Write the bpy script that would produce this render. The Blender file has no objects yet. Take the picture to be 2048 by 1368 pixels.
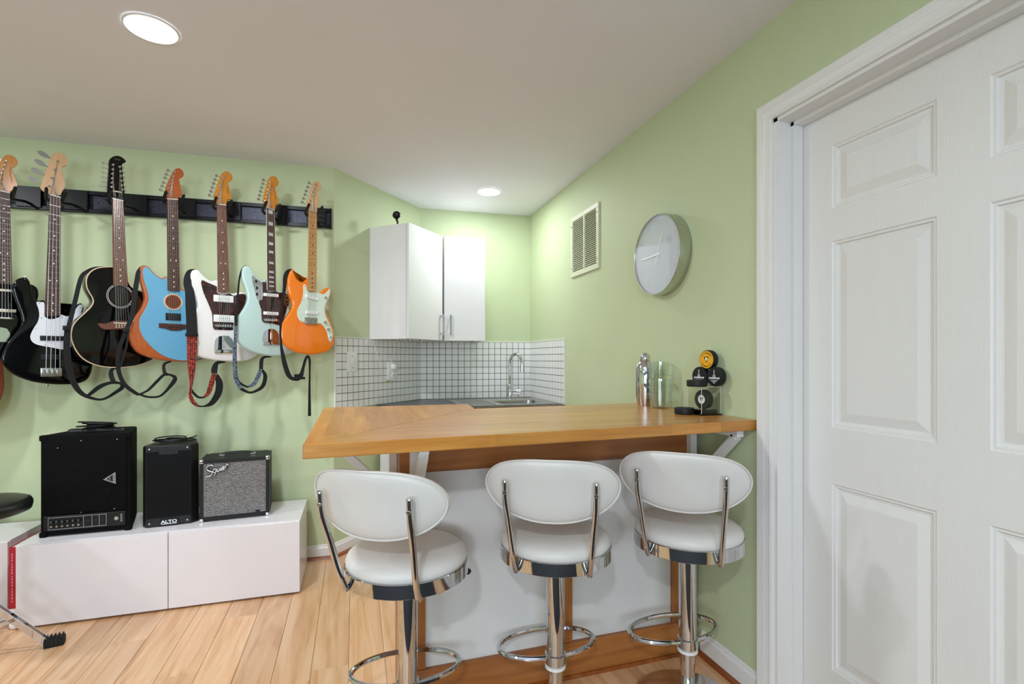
import bpy, bmesh, math, random
from mathutils import Vector, Matrix
random.seed(7)
R = math.radians
scene = bpy.context.scene
COL = scene.collection

# ------------------------------------------------------------------ camera
F, CX, HY = 1000.0, 1024.0, 717.0          # focal length and principal column / horizon row (2048x1368 frame)
TH = math.atan(0.316); CT, ST = math.cos(TH), math.sin(TH)
H, ZC = 1.22, 2.39                          # eye height, ceiling height
cam_d = bpy.data.cameras.new('camera'); cam = bpy.data.objects.new('camera', cam_d); COL.objects.link(cam)
cam_d.sensor_width = 36.0; cam_d.sensor_fit = 'HORIZONTAL'; cam_d.lens = 36.0 * F / 2048
cam_d.shift_y = (HY - 684) / 2048; cam_d.clip_start = 0.02
cam.location = (0, 0, H); cam.rotation_euler = (R(90), 0, -TH)
scene.camera = cam

# ------------------------------------------------------------------ world, light, exposure
wd = bpy.data.worlds.new('world'); scene.world = wd; wd.use_nodes = True
wd.node_tree.nodes['Background'].inputs[0].default_value = (0.75, 0.86, 1.0, 1)
wd.node_tree.nodes['Background'].inputs[1].default_value = 1.0
vs = scene.view_settings
vs.view_transform = 'Standard'; vs.look = 'None'; vs.gamma = 1.0; vs.use_curve_mapping = False
vs.exposure = 0.42
CAN_POWER = 14.0
WIN_POWER = 46.0
def area_light(name, loc, rot, sx, sy, power, color, shape='RECTANGLE', spread=180):
    l = bpy.data.lights.new(name, 'AREA'); l.shape = shape; l.size = sx; l.size_y = sy
    l.energy = power; l.color = color; l.spread = R(spread)
    o = bpy.data.objects.new(name, l); o.location = loc; o.rotation_euler = rot; COL.objects.link(o); return o

# ------------------------------------------------------------------ projection helpers: a pixel's ray met with a real plane
def ray(px, py):
    l = (px - CX) / F
    return Vector((l * CT + ST, CT - l * ST, -(py - HY) / F))
def at_z(px, py, z):
    d = ray(px, py); return d * ((z - H) / d.z) + Vector((0, 0, H))
def at_plane(px, py, p, n):
    d = ray(px, py); o = Vector((0, 0, H)); t = (Vector(p) - o).dot(n) / d.dot(n); return o + d * t
def c2w(lat, dep): return (lat * CT + dep * ST, dep * CT - lat * ST)

# ------------------------------------------------------------------ materials
def lin(c):
    c = c / 255.0
    return c / 12.92 if c <= 0.04045 else ((c + 0.055) / 1.055) ** 2.4
def rgb(h):
    h = h.lstrip('#'); return tuple(lin(int(h[i:i + 2], 16)) for i in (0, 2, 4)) + (1,)
MATS = {}
def mat(name, color='ffffff', rough=0.5, metal=0.0, var=0.06, scale=8.0, bump=0.0, bscale=200.0, trans=0.0, ior=1.45,
        coat=0.0, emit=None, estr=0.0, spec=0.5, color2=None, stretch=(1, 1, 1)):
    if name in MATS: return MATS[name]
    m = bpy.data.materials.new(name); m.use_nodes = True; nt = m.node_tree; N = nt.nodes; L = nt.links
    b = N['Principled BSDF']; c = rgb(color)
    tc = N.new('ShaderNodeTexCoord'); mp = N.new('ShaderNodeMapping'); mp.inputs['Scale'].default_value = stretch
    L.new(tc.outputs['Object'], mp.inputs['Vector'])
    nz = N.new('ShaderNodeTexNoise'); nz.inputs['Scale'].default_value = scale; nz.inputs['Detail'].default_value = 4
    L.new(mp.outputs['Vector'], nz.inputs['Vector'])
    rp = N.new('ShaderNodeValToRGB')
    c2 = rgb(color2) if color2 else c
    rp.color_ramp.elements[0].position = 0.3; rp.color_ramp.elements[1].position = 0.7
    rp.color_ramp.elements[0].color = tuple(min(1, x * (1 - var)) for x in c[:3]) + (1,)
    rp.color_ramp.elements[1].color = tuple(min(1, x * (1 + var)) for x in c2[:3]) + (1,)
    L.new(nz.outputs['Fac'], rp.inputs['Fac']); L.new(rp.outputs['Color'], b.inputs['Base Color'])
    b.inputs['Roughness'].default_value = rough; b.inputs['Metallic'].default_value = metal
    b.inputs['Transmission Weight'].default_value = trans; b.inputs['IOR'].default_value = ior
    b.inputs['Coat Weight'].default_value = coat; b.inputs['Coat Roughness'].default_value = 0.04
    b.inputs['Specular IOR Level'].default_value = spec
    if emit: b.inputs['Emission Color'].default_value = rgb(emit); b.inputs['Emission Strength'].default_value = estr
    if bump:
        n2 = N.new('ShaderNodeTexNoise'); n2.inputs['Scale'].default_value = bscale; n2.inputs['Detail'].default_value = 3
        L.new(mp.outputs['Vector'], n2.inputs['Vector'])
        bp = N.new('ShaderNodeBump'); bp.inputs['Strength'].default_value = bump; bp.inputs['Distance'].default_value = 0.002
        L.new(n2.outputs['Fac'], bp.inputs['Height']); L.new(bp.outputs['Normal'], b.inputs['Normal'])
    MATS[name] = m; return m
def wood(name, c1, c2, c3, axis='X', rough=0.35, coat=0.3, scale=1.0, stave=None, rand=0.0, streak=0.0, dist=1.2):
    """grain stretched along an axis, in world position; stave=(length,width) gives glued staves; rand = per object shift"""
    if name in MATS: return MATS[name]
    m = bpy.data.materials.new(name); m.use_nodes = True; nt = m.node_tree; N = nt.nodes; L = nt.links
    b = N['Principled BSDF']; b.inputs['Roughness'].default_value = rough; b.inputs['Coat Weight'].default_value = coat
    b.inputs['Coat Roughness'].default_value = 0.22
    geo = N.new('ShaderNodeNewGeometry'); oi = N.new('ShaderNodeObjectInfo')
    add = N.new('ShaderNodeVectorMath'); add.operation = 'MULTIPLY_ADD'
    comb = N.new('ShaderNodeCombineXYZ')
    for i in range(3): L.new(oi.outputs['Random'], comb.inputs[i])
    L.new(comb.outputs[0], add.inputs[0]); add.inputs[1].default_value = (rand * 31, rand * 17, rand * 23)
    L.new(geo.outputs['Position'], add.inputs[2])
    mp = N.new('ShaderNodeMapping'); s = [22 * scale] * 3; s['XYZ'.index(axis)] = 1.6 * scale
    mp.inputs['Scale'].default_value = s; L.new(add.outputs[0], mp.inputs['Vector'])
    nz = N.new('ShaderNodeTexNoise'); nz.inputs['Scale'].default_value = 1.0; nz.inputs['Detail'].default_value = 6
    nz.inputs['Distortion'].default_value = dist; L.new(mp.outputs[0], nz.inputs['Vector'])
    rp = N.new('ShaderNodeValToRGB'); e = rp.color_ramp.elements
    e[0].position = 0.28; e[0].color = rgb(c1); e[1].position = 0.72; e[1].color = rgb(c3)
    k = e.new(0.5); k.color = rgb(c2); L.new(nz.outputs['Fac'], rp.inputs['Fac'])
    col = rp.outputs['Color']
    if streak:
        mp2 = N.new('ShaderNodeMapping'); s2 = [9] * 3; s2['XYZ'.index(axis)] = 1.1
        mp2.inputs['Scale'].default_value = s2; L.new(add.outputs[0], mp2.inputs['Vector'])
        n3 = N.new('ShaderNodeTexNoise'); n3.inputs['Scale'].default_value = 1; n3.inputs['Detail'].default_value = 3
        n3.inputs['Distortion'].default_value = 0.8; L.new(mp2.outputs[0], n3.inputs['Vector'])
        r3 = N.new('ShaderNodeValToRGB'); r3.color_ramp.elements[0].position = 0.60; r3.color_ramp.elements[1].position = 0.74
        L.new(n3.outputs['Fac'], r3.inputs['Fac'])
        mx = N.new('ShaderNodeMix'); mx.data_type = 'RGBA'; mx.blend_type = 'MULTIPLY'; mx.inputs['B'].default_value = (0.62, 0.42, 0.26, 1)
        ml = N.new('ShaderNodeMath'); ml.operation = 'MULTIPLY'; ml.inputs[1].default_value = streak
        L.new(r3.outputs['Color'], ml.inputs[0]); L.new(ml.outputs[0], mx.inputs['Factor']); L.new(col, mx.inputs['A']); col = mx.outputs['Result']
    if rand:
        hs = N.new('ShaderNodeHueSaturation'); mr = N.new('ShaderNodeMapRange')
        mr.inputs['To Min'].default_value = 0.86; mr.inputs['To Max'].default_value = 1.1
        L.new(oi.outputs['Random'], mr.inputs['Value']); L.new(mr.outputs[0], hs.inputs['Value']); L.new(col, hs.inputs['Color']); col = hs.outputs[0]
    if stave:
        br = N.new('ShaderNodeTexBrick'); mp3 = N.new('ShaderNodeMapping')
        if axis == 'Y': mp3.inputs['Rotation'].default_value = (0, 0, R(90))
        L.new(geo.outputs['Position'], mp3.inputs['Vector']); L.new(mp3.outputs[0], br.inputs['Vector'])
        br.inputs['Scale'].default_value = 1; br.inputs['Brick Width'].default_value = stave[0]; br.inputs['Row Height'].default_value = stave[1]
        br.inputs['Mortar Size'].default_value = 0.0; br.inputs['Bias'].default_value = 0.0; br.offset = 0.37
        br.inputs['Color1'].default_value = (0.80, 0.76, 0.72, 1); br.inputs['Color2'].default_value = (1.08, 1.08, 1.06, 1)
        mx = N.new('ShaderNodeMix'); mx.data_type = 'RGBA'; mx.blend_type = 'MULTIPLY'; mx.inputs['Factor'].default_value = 1
        L.new(col, mx.inputs['A']); L.new(br.outputs['Color'], mx.inputs['B']); col = mx.outputs['Result']
    L.new(col, b.inputs['Base Color']); MATS[name] = m; return m

M_wall = mat('green_wall_paint', 'c9d4ad', 0.55, var=0.015, scale=3, bump=0.05, bscale=350, spec=0.3)
M_ceil = mat('ceiling_paint', 'f1eff9', 0.9, var=0.01, scale=3, spec=0.2)
M_white = mat('white_trim_paint', 'eeecea', 0.35, var=0.01, scale=4)
M_door = mat('white_door_paint', 'eceae8', 0.4, var=0.01, scale=2, bump=0.25, bscale=30, stretch=(8, 8, 0.6))
M_cabw = mat('white_cabinet_laminate', 'ecebec', 0.22, var=0.01)
M_bench = mat('white_gloss_bench', 'e9e4e8', 0.18, var=0.01)
M_tile = mat('white_ceramic_tile', 'ecebe8', 0.16, var=0.03, scale=30)
M_grout = mat('dark_grout', '4a4a48', 0.9)
M_chrome = mat('chrome', 'cfd0d4', 0.06, 1.0, var=0.01)
M_steel = mat('stainless_steel', 'b9b7b4', 0.28, 1.0, var=0.04, scale=40, stretch=(0.3, 6, 6))
M_leather = mat('white_leatherette', 'e3dfdb', 0.38, var=0.015, scale=6, bump=0.12, bscale=260)
M_blackpl = mat('black_plastic', '0c0c0d', 0.45, var=0.1, bump=0.1, bscale=300)
M_rubber = mat('black_rubber', '0e0e10', 0.65, var=0.1)
M_rail = mat('black_hammered_metal', '3a3b44', 0.32, 0.9, var=0.3, scale=120, bump=0.5, bscale=260)
M_railflat = mat('black_rail_metal', '101116', 0.35, 0.4, var=0.1)
M_carpet = mat('black_amp_carpet', '0d0d0e', 0.95, var=0.25, scale=300, bump=0.6, bscale=500, spec=0.2)
M_grille = mat('black_grille_cloth', '08080a', 0.8, spec=0.15, var=0.3, scale=250, bump=0.5, bscale=600)
M_tolex = mat('black_vinyl', '121213', 0.6, var=0.2, scale=200, bump=0.3, bscale=400)
M_strap = mat('black_strap_webbing', '0e0e11', 0.75, var=0.2, scale=150)
def pane_mat(name, tint='ffffff', blend=4.0, gain=0.8, glossy='ffffff', base=0.045):
    """thin clear sheet: sees through straight on, mirrors at a grazing angle"""
    m = bpy.data.materials.new(name); m.use_nodes = True; nt = m.node_tree; N = nt.nodes; L = nt.links
    N.remove(N['Principled BSDF']); t = N.new('ShaderNodeBsdfTransparent'); t.inputs[0].default_value = rgb(tint)
    g = N.new('ShaderNodeBsdfGlossy'); g.inputs['Roughness'].default_value = 0.02; g.inputs['Color'].default_value = rgb(glossy)
    lw = N.new('ShaderNodeLayerWeight'); lw.inputs['Blend'].default_value = 0.5
    pw = N.new('ShaderNodeMath'); pw.operation = 'POWER'; pw.inputs[1].default_value = blend; L.new(lw.outputs['Facing'], pw.inputs[0])
    ml = N.new('ShaderNodeMath'); ml.operation = 'MULTIPLY_ADD'; ml.inputs[1].default_value = gain; ml.inputs[2].default_value = base; L.new(pw.outputs[0], ml.inputs[0])
    mx = N.new('ShaderNodeMixShader'); L.new(ml.outputs[0], mx.inputs[0]); L.new(t.outputs[0], mx.inputs[1]); L.new(g.outputs[0], mx.inputs[2])
    L.new(mx.outputs[0], N['Material Output'].inputs['Surface']); MATS[name] = m; return m
M_glass = pane_mat('clear_glass', 'f8fbf8', 2.0, 0.8, base=0.07); M_acryl = pane_mat('clear_acrylic', 'fdfefd', 5.0, 0.5, base=0.02)
M_maple = mat('amber_maple', 'c9822a', 0.25, var=0.12, scale=14, coat=0.6, stretch=(6, 1, 1))
M_maplel = mat('pale_maple', 'd4a87c', 0.45, var=0.08, scale=14, coat=0.0, stretch=(6, 1, 1))
M_maplebd = mat('maple_fretboard', 'cf9a5c', 0.35, var=0.08, scale=14, coat=0.3, stretch=(6, 1, 1))
M_mahog = mat('mahogany', 'b35a28', 0.35, var=0.16, scale=18, coat=0.4, stretch=(8, 1, 1))
M_rose = mat('rosewood', '4a2c22', 0.5, var=0.3, scale=30, stretch=(8, 8, 0.8))
M_rosel = mat('brown_rosewood', '72483a', 0.5, var=0.3, scale=30, stretch=(8, 8, 0.8))
M_ivory = mat('ivory_plastic', 'e9e2cc', 0.4)
M_whitepl = mat('white_plastic', 'f0efee', 0.35, var=0.01)
M_nickel = mat('nickel', 'bdbbb8', 0.26, 1.0)
M_gblack = mat('gloss_black_lacquer', '050506', 0.07, coat=0.0, spec=0.45, var=0.0)
M_gwhite = mat('gloss_white_lacquer', 'eeeae8', 0.1, coat=1.0, var=0.0)
M_gfoam = mat('pale_seafoam_lacquer', 'bcd6d2', 0.1, coat=1.0, var=0.0)
M_gorange = mat('orange_lacquer', 'ee7a12', 0.1, coat=1.0, var=0.0)
M_gblue = mat('sky_blue_satin', '6aaacd', 0.4, var=0.02)
M_tort = mat('tortoiseshell', '1f0a0c', 0.15, var=0.7, scale=34, color2='3a1112', coat=0.8)
M_mint = mat('mint_pickguard', 'd3e0d2', 0.25, var=0.01)
M_pgwhite = mat('white_pickguard', 'e9e9f0', 0.25, var=0.01)
M_lab = mat('silver_print', 'c9c9c9', 0.4, 0.2)
M_gray = mat('grey_plastic', '8a8a8a', 0.5)

# ------------------------------------------------------------------ mesh building
WM = {}
class MB:
    def __init__(s): s.v = []; s.f = []
    def add(s, vs, fs, xf=None):
        o = len(s.v)
        s.v += [(xf @ Vector(p)) if xf is not None else Vector(p) for p in vs]
        s.f += [tuple(i + o for i in f) for f in fs]; return s
    def box(s, x0, x1, y0, y1, z0, z1, xf=None, bev=0.0, seg=2):
        if bev > 0:
            bm = bmesh.new(); bmesh.ops.create_cube(bm, size=1.0)
            for v in bm.verts: v.co = Vector(((x0 + x1) / 2 + v.co.x * (x1 - x0), (y0 + y1) / 2 + v.co.y * (y1 - y0), (z0 + z1) / 2 + v.co.z * (z1 - z0)))
            bmesh.ops.bevel(bm, geom=list(bm.edges), offset=bev, segments=seg, profile=0.6, affect='EDGES')
            bm.verts.index_update()
            s.add([v.co.copy() for v in bm.verts], [tuple(v.index for v in f.verts) for f in bm.faces], xf); bm.free(); return s
        v = [(x0, y0, z0), (x1, y0, z0), (x1, y1, z0), (x0, y1, z0), (x0, y0, z1), (x1, y0, z1), (x1, y1, z1), (x0, y1, z1)]
        return s.add(v, [(0, 3, 2, 1), (4, 5, 6, 7), (0, 1, 5, 4), (1, 2, 6, 5), (2, 3, 7, 6), (3, 0, 4, 7)], xf)
    def prism(s, pts, lo, hi, fn=None):
        """closed 2D outline, extruded; fn(a,b,c) maps to 3D (default a,b plan and c up)"""
        fn = fn or (lambda a, b, c: (a, b, c)); n = len(pts)
        v = [fn(a, b, lo) for a, b in pts] + [fn(a, b, hi) for a, b in pts]
        f = [tuple(range(n))[::-1], tuple(range(n, 2 * n))] + [(i, (i + 1) % n, n + (i + 1) % n, n + i) for i in range(n)]
        return s.add(v, f)
    def loops(s, loops, cap0=True, cap1=True, closed=True):
        n = len(loops[0]); v = [p for l in loops for p in l]; f = []
        for k in range(len(loops) - 1):
            for i in range(n if closed else n - 1):
                j = (i + 1) % n; f.append((k * n + i, k * n + j, (k + 1) * n + j, (k + 1) * n + i))
        if cap0: f.append(tuple(range(n))[::-1])
        if cap1: f.append(tuple(range((len(loops) - 1) * n, len(loops) * n)))
        return s.add(v, f)
    def tube(s, pts, r, n=8, closed=False, flat=1.0):
        pts = [Vector(p) for p in pts]; m = len(pts); rs = r if isinstance(r, (list, tuple)) else [r] * m
        L = []; up = None
        for i in range(m):
            if closed: d = pts[(i + 1) % m] - pts[i - 1]
            else: d = pts[min(i + 1, m - 1)] - pts[max(i - 1, 0)]
            d = d.normalized() if d.length > 1e-9 else Vector((0, 0, 1))
            if up is None:
                up = d.orthogonal().normalized()
            else:
                up = (up - d * up.dot(d)); up = up.normalized() if up.length > 1e-6 else d.orthogonal().normalized()
            sd = d.cross(up)
            L.append([pts[i] + (up * math.cos(a) * flat + sd * math.sin(a)) * rs[i] for a in [2 * math.pi * k / n for k in range(n)]])
        if closed:
            L.append(L[0]); return s.loops(L, False, False)
        return s.loops(L)
    def lathe(s, prof, n=32, xf=None, cap=True):
        """profile [(r,z)] bottom to top about local z"""
        L = [[Vector((max(r, 1e-4) * math.cos(2 * math.pi * k / n), max(r, 1e-4) * math.sin(2 * math.pi * k / n), z)) for k in range(n)] for r, z in prof]
        if xf is not None: L = [[xf @ p for p in l] for l in L]
        return s.loops(L, cap, cap)
    def build(s, name, material, parent=None, world=False, smooth=35, kind=None, label=None):
        me = bpy.data.meshes.new(name); v = s.v
        if parent is not None and world:
            inv = WM[parent.name].inverted(); v = [inv @ p for p in v]
        me.from_pydata([tuple(p) for p in v], [], s.f); me.update()
        bm = bmesh.new(); bm.from_mesh(me); bmesh.ops.recalc_face_normals(bm, faces=bm.faces); bm.to_mesh(me); bm.free()
        if smooth:
            me.polygons.foreach_set('use_smooth', [True] * len(me.polygons)); me.set_sharp_from_angle(angle=R(smooth))
        me.materials.append(material)
        return link(name, me, parent, kind, label)
def link(name, me, parent=None, kind=None, label=None):
    o = bpy.data.objects.new(name, me); COL.objects.link(o)
    if parent is not None: o.parent = parent; WM[o.name] = WM[parent.name]
    else: WM[o.name] = Matrix.Identity(4)
    if kind: o['kind'] = kind
    if label: o['label'] = label
    return o
def thing(name, label, cat, loc=(0, 0, 0), rz=0.0, group=None, kind=None):
    o = bpy.data.objects.new(name, None); COL.objects.link(o); o.empty_display_size = 0.05
    o.location = loc; o.rotation_euler = (0, 0, rz)
    WM[o.name] = Matrix.Translation(Vector(loc)) @ Matrix.Rotation(rz, 4, 'Z')
    if kind: o['kind'] = kind
    if label: o['label'] = label
    if cat: o['category'] = cat
    if group: o['group'] = group
    return o
def tag(o, label, cat, group=None):
    o['label'] = label; o['category'] = cat
    if group: o['group'] = group
    return o
def copy_tree(root, loc, rz, label):
    c = root.copy(); COL.objects.link(c); c.location = loc; c.rotation_euler = (0, 0, rz); c['label'] = label
    def rec(a, b):
        for ch in a.children:
            d = ch.copy(); COL.objects.link(d); d.parent = b; rec(ch, d)
    rec(root, c); return c
def rot_to(d, origin):
    """matrix taking local z to direction d at origin"""
    return Matrix.Translation(Vector(origin)) @ Vector((0, 0, 1)).rotation_difference(Vector(d).normalized()).to_matrix().to_4x4()
def crom(pts, k=4, closed=True):
    out = []; n = len(pts); pts = [Vector(p) for p in pts]
    for i in range(n if closed else n - 1):
        if closed: a, b, c, d = pts[i - 1], pts[i], pts[(i + 1) % n], pts[(i + 2) % n]
        else: a, b, c, d = pts[max(i - 1, 0)], pts[i], pts[i + 1], pts[min(i + 2, n - 1)]
        for j in range(k):
            t = j / k
            out.append(0.5 * ((2 * b) + (c - a) * t + (2 * a - 5 * b + 4 * c - d) * t * t + (3 * b - a - 3 * c + d) * t ** 3))
    if not closed: out.append(pts[-1])
    return out
def inset(pts, r):
    n = len(pts); area = sum(pts[i][0] * pts[(i + 1) % n][1] - pts[(i + 1) % n][0] * pts[i][1] for i in range(n)); sg = 1 if area > 0 else -1
    out = []
    for i in range(n):
        d = Vector(pts[(i + 1) % n]) - Vector(pts[i - 1]); d = d.normalized() if d.length > 1e-9 else Vector((1, 0))
        nr = Vector((-d.y, d.x)) * sg; out.append(Vector(pts[i]) + nr * r)
    return out
def text_mesh(txt, size, depth=0.0006, shear=0.0, bold=0.0):
    cu = bpy.data.curves.new('lettering', 'FONT'); cu.body = txt; cu.size = size; cu.extrude = depth; cu.shear = shear; cu.offset = bold
    cu.align_x = 'CENTER'; cu.align_y = 'CENTER'; cu.resolution_u = 3
    o = bpy.data.objects.new('lettering', cu); COL.objects.link(o)
    dg = bpy.context.evaluated_depsgraph_get(); dg.update()
    me = bpy.data.meshes.new_from_object(o.evaluated_get(dg)); bpy.data.objects.remove(o)
    v = [p.co.copy() for p in me.vertices]; f = [tuple(p.vertices) for p in me.polygons]; return v, f
def frame(o, right, up):
    right = Vector(right).normalized(); up = Vector(up).normalized(); n = right.cross(up)
    m = Matrix((right, up, n)).transposed().to_4x4(); m.translation = Vector(o); return m

# ================================================================== SETTING
XR = 1.377
P_gl = at_plane(0, 273, (0, 0, ZC), Vector((0, 0, 1)))          # guitar wall, left edge of frame, on the ceiling line
P_gc = at_plane(667.5, 336, (0, 0, ZC), Vector((0, 0, 1)))      # guitar wall / diagonal wall corner
P_db = at_plane(840, 416, (0, 0, ZC), Vector((0, 0, 1)))        # diagonal / back wall corner
P_br = at_plane(1060, 432, (0, 0, ZC), Vector((0, 0, 1)))       # back / right wall corner
XR = P_br.x
gdir = (P_gl - P_gc); gdir.z = 0; gdir.normalize()
XL, YB = -3.7, -2.7
P_far = P_gc + gdir * ((P_gc.x - XL) / -gdir.x)
G_ANG = math.atan2(-gdir.y, -gdir.x)                            # wall direction seen left to right
G_N = Vector((math.sin(G_ANG), -math.cos(G_ANG), 0))            # out of the guitar wall, into the room

def wall_quad(name, a, b, z0=0, z1=ZC, th=0.1, m=M_wall):
    """wall from a to b (left to right as seen from the room), thickness away from the room"""
    a = Vector((a[0], a[1], 0)); b = Vector((b[0], b[1], 0)); d = (b - a).normalized(); n = Vector((-d.y, d.x, 0))
    mb = MB(); mb.prism([(a.x, a.y), (b.x, b.y), (b.x + n.x * th, b.y + n.y * th), (a.x + n.x * th, a.y + n.y * th)], z0, z1)
    return mb.build(name, m, kind='structure', smooth=0)
wall_quad('wall_left', P_far, P_gc)
wall_quad('wall_corner', P_gc, P_db)
wall_quad('wall_back', P_db, P_br)
# right wall with door opening
D_Y1, D_Y0, D_Z = 1.372, 0.372, 2.045          # jamb faces and head
mb = MB()
mb.box(XR, XR + 0.12, D_Y1, P_br.y + 0.1, 0, ZC); mb.box(XR, XR + 0.12, YB, D_Y0, 0, ZC); mb.box(XR, XR + 0.12, D_Y0, D_Y1, D_Z, ZC)
mb.build('wall_right', M_wall, kind='structure', smooth=0)
# rear wall with two window openings, far left wall
WINS = [(-3.0, -1.9), (-1.1, 0.0)]; WZ0, WZ1 = 0.75, 2.05
mb = MB(); xs = [XL] + [x for w in WINS for x in w] + [XR + 0.12]
for i in range(0, len(xs), 2): mb.box(xs[i], xs[i + 1], YB - 0.1, YB, 0, ZC)
for a, b in WINS: mb.box(a, b, YB - 0.1, YB, 0, WZ0); mb.box(a, b, YB - 0.1, YB, WZ1, ZC)
mb.build('wall_rear', mat('slate_wall_paint', '5f6a78', 0.6, var=0.02, scale=3), kind='structure', smooth=0)
MB().box(XL - 0.1, XL, YB - 0.1, P_far.y + 0.1, 0, ZC).build('wall_far_left', M_wall, kind='structure', smooth=0)
for i, (a, b) in enumerate(WINS):
    w = MB()
    for x in (a, (a + b) / 2 - 0.02, b - 0.04): w.box(x, x + 0.04, YB - 0.07, YB - 0.03, WZ0, WZ1)
    for z in (WZ0, (WZ0 + WZ1) / 2 - 0.02, WZ1 - 0.04): w.box(a, b, YB - 0.068, YB - 0.032, z, z + 0.04)
    wo = w.build('window_%d' % (i + 1), M_white, kind='structure', smooth=0)
    MB().box(a, b, YB - 0.052, YB - 0.048, WZ0, WZ1).build('window_glass', MATS.get('window_glass') or pane_mat('window_glass', 'ffffff', 4.5), wo, smooth=0)
    MB().box(a - 0.06, b + 0.06, YB, YB + 0.05, WZ0 - 0.03, WZ0).build('window_sill', M_white, wo, smooth=0)
    area_light('window_daylight', ((a + b) / 2, YB - 0.2, (WZ0 + WZ1) / 2), (R(90), 0, 0), b - a, WZ1 - WZ0, WIN_POWER, (0.74, 0.87, 1.0))
# ceiling
pl = [(XL - 0.1, YB - 0.1), (XR + 0.12, YB - 0.1), (XR + 0.12, P_br.y + 0.1), (P_db.x - 0.05, P_db.y + 0.1), (P_gc.x - 0.07, P_gc.y + 0.1), (XL - 0.1, P_far.y + 0.1)]
MB().prism(pl, ZC, ZC + 0.1).build('ceiling', M_ceil, kind='structure', smooth=0)
# floor with planks
M_floor = wood('natural_maple_planks', 'cd9766', 'e2b388', 'ebc49e', 'Y', 0.3, 0.35, rand=1.0, streak=0.75)
M_gap = mat('plank_gap', '6a4526', 0.8)
fl = MB().prism(pl, -0.1, -0.004).build('floor', M_gap, kind='structure', smooth=0)
PW = 0.14
def plank_mesh(w, l):
    b = 0.0012; mb = MB()
    mb.loops([[Vector(p) for p in ((0, 0, -0.004), (w, 0, -0.004), (w, l, -0.004), (0, l, -0.004))],
              [Vector(p) for p in ((0, 0, -b), (w, 0, -b), (w, l, -b), (0, l, -b))],
              [Vector(p) for p in ((b, b, 0), (w - b, b, 0), (w - b, l - b, 0), (b, l - b, 0))]], False, True)
    me = bpy.data.meshes.new('plank'); me.from_pydata([tuple(p) for p in mb.v], [], mb.f); me.update(); me.materials.append(M_floor); return me
PLM = {}
x = at_z(697, 1368, 0).x; x -= math.ceil((x - XL) / PW) * PW; row = 0
while x < XR:
    y = -1.0 - random.random() * 0.9 if x > -2.6 else 0.4
    rr = random.Random(row * 13 + 5); y = -0.9 - rr.random() * 0.8
    w = min(PW - 0.0012, XR - x)
    ymax = (3.45 if x < P_gc.x - 0.05 else 4.0)
    while y < ymax:
        l = rr.choice((0.75, 0.95, 1.2, 1.45)); key = (round(w, 4), l)
        if key not in PLM: PLM[key] = plank_mesh(w, l - 0.0012)
        if y + l > 0.0:
            o = link('plank', PLM[key], fl); o.location = (x, y, 0)
        y += l
    x += PW; row += 1
# floor behind the photographer is one boarded sheet
MB().box(XL, XR, YB, -0.95, -0.004, -0.001).build('floor_sheet', M_floor, fl, smooth=0)

rug = thing('unseen_dark_rug', 'added unseen charcoal rug behind the photographer, darkening the chrome reflections', 'rug', (-1.0, -0.75, 0))  # dark rug added out of view to darken chrome reflections and cut floor bounce
MB().box(-2.2, 2.1, -1.75, 1.7, 0.0, 0.010, bev=0.004, seg=1).build('pile', mat('charcoal_pile', '24262b', 0.95, var=0.3, scale=90, bump=0.6, bscale=300), rug)
# baseboards + wooden shoe strip
M_shoe = wood('shoe_moulding_wood', '7a3f1a', '94501f', 'a8622c', 'Y', 0.4, 0.3)
def baseboard(name, a, b, h=0.085, t=0.014, side=-1):
    a = Vector((a[0], a[1], 0)); b = Vector((b[0], b[1], 0)); d = (b - a).normalized(); n = Vector((d.y, -d.x, 0))
    prof = [(0, 0), (t, 0), (t, h * 0.78), (t * 0.55, h * 0.86), (t * 0.5, h * 0.95), (t * 0.2, h), (0, h)]
    mb = MB(); mb.loops([[a + n * p + Vector((0, 0, q)) for p, q in prof], [b + n * p + Vector((0, 0, q)) for p, q in prof]])
    o = mb.build(name, M_white, kind='structure', smooth=20)
    mb = MB(); pr = [(t, 0), (t + 0.016, 0), (t + 0.013, 0.011), (t + 0.006, 0.017), (t, 0.018)]
    mb.loops([[a + n * p + Vector((0, 0, q)) for p, q in pr], [b + n * p + Vector((0, 0, q)) for p, q in pr]])
    mb.build('shoe_strip', M_shoe, o, smooth=20); return o
baseboard('baseboard_left', P_far, P_gc, 0.085)
baseboard('baseboard_corner', P_gc, P_db)
BAR_Y = 1.757
baseboard('baseboard_right', (XR, BAR_Y - 0.02), (XR, D_Y1 + 0.065), 0.095)

# ---- door, jamb, casing
XD = XR + 0.10
DZ0, DZ1 = 0.008, 2.028; DY1, DY0 = 1.350, 0.394
door = thing('door_1', 'white six-panel interior door in the right wall', None, (XD, (DY0 + DY1) / 2, 0), kind='structure')
PY = [(1.234, 0.9277), (0.8105, 0.507)]; PZ = [(0.211, 0.814), (0.996, 1.600), (1.707, 1.911)]
mb = MB(); XF, XBk = XD, XD + 0.035
ys = [DY1, PY[0][0], PY[0][1], PY[1][0], PY[1][1], DY0]
for i in (0, 2, 4): mb.box(XF, XBk, ys[i + 1], ys[i], DZ0, DZ1)
zs = [DZ0, PZ[0][0], PZ[0][1], PZ[1][0], PZ[1][1], PZ[2][0], PZ[2][1], DZ1]
for i in (0, 2, 4, 6):
    for a, b in PY: mb.box(XF, XBk, b, a, zs[i], zs[i + 1])
mb.build('door_slab', M_door, door, world=True, smooth=0)
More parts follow.
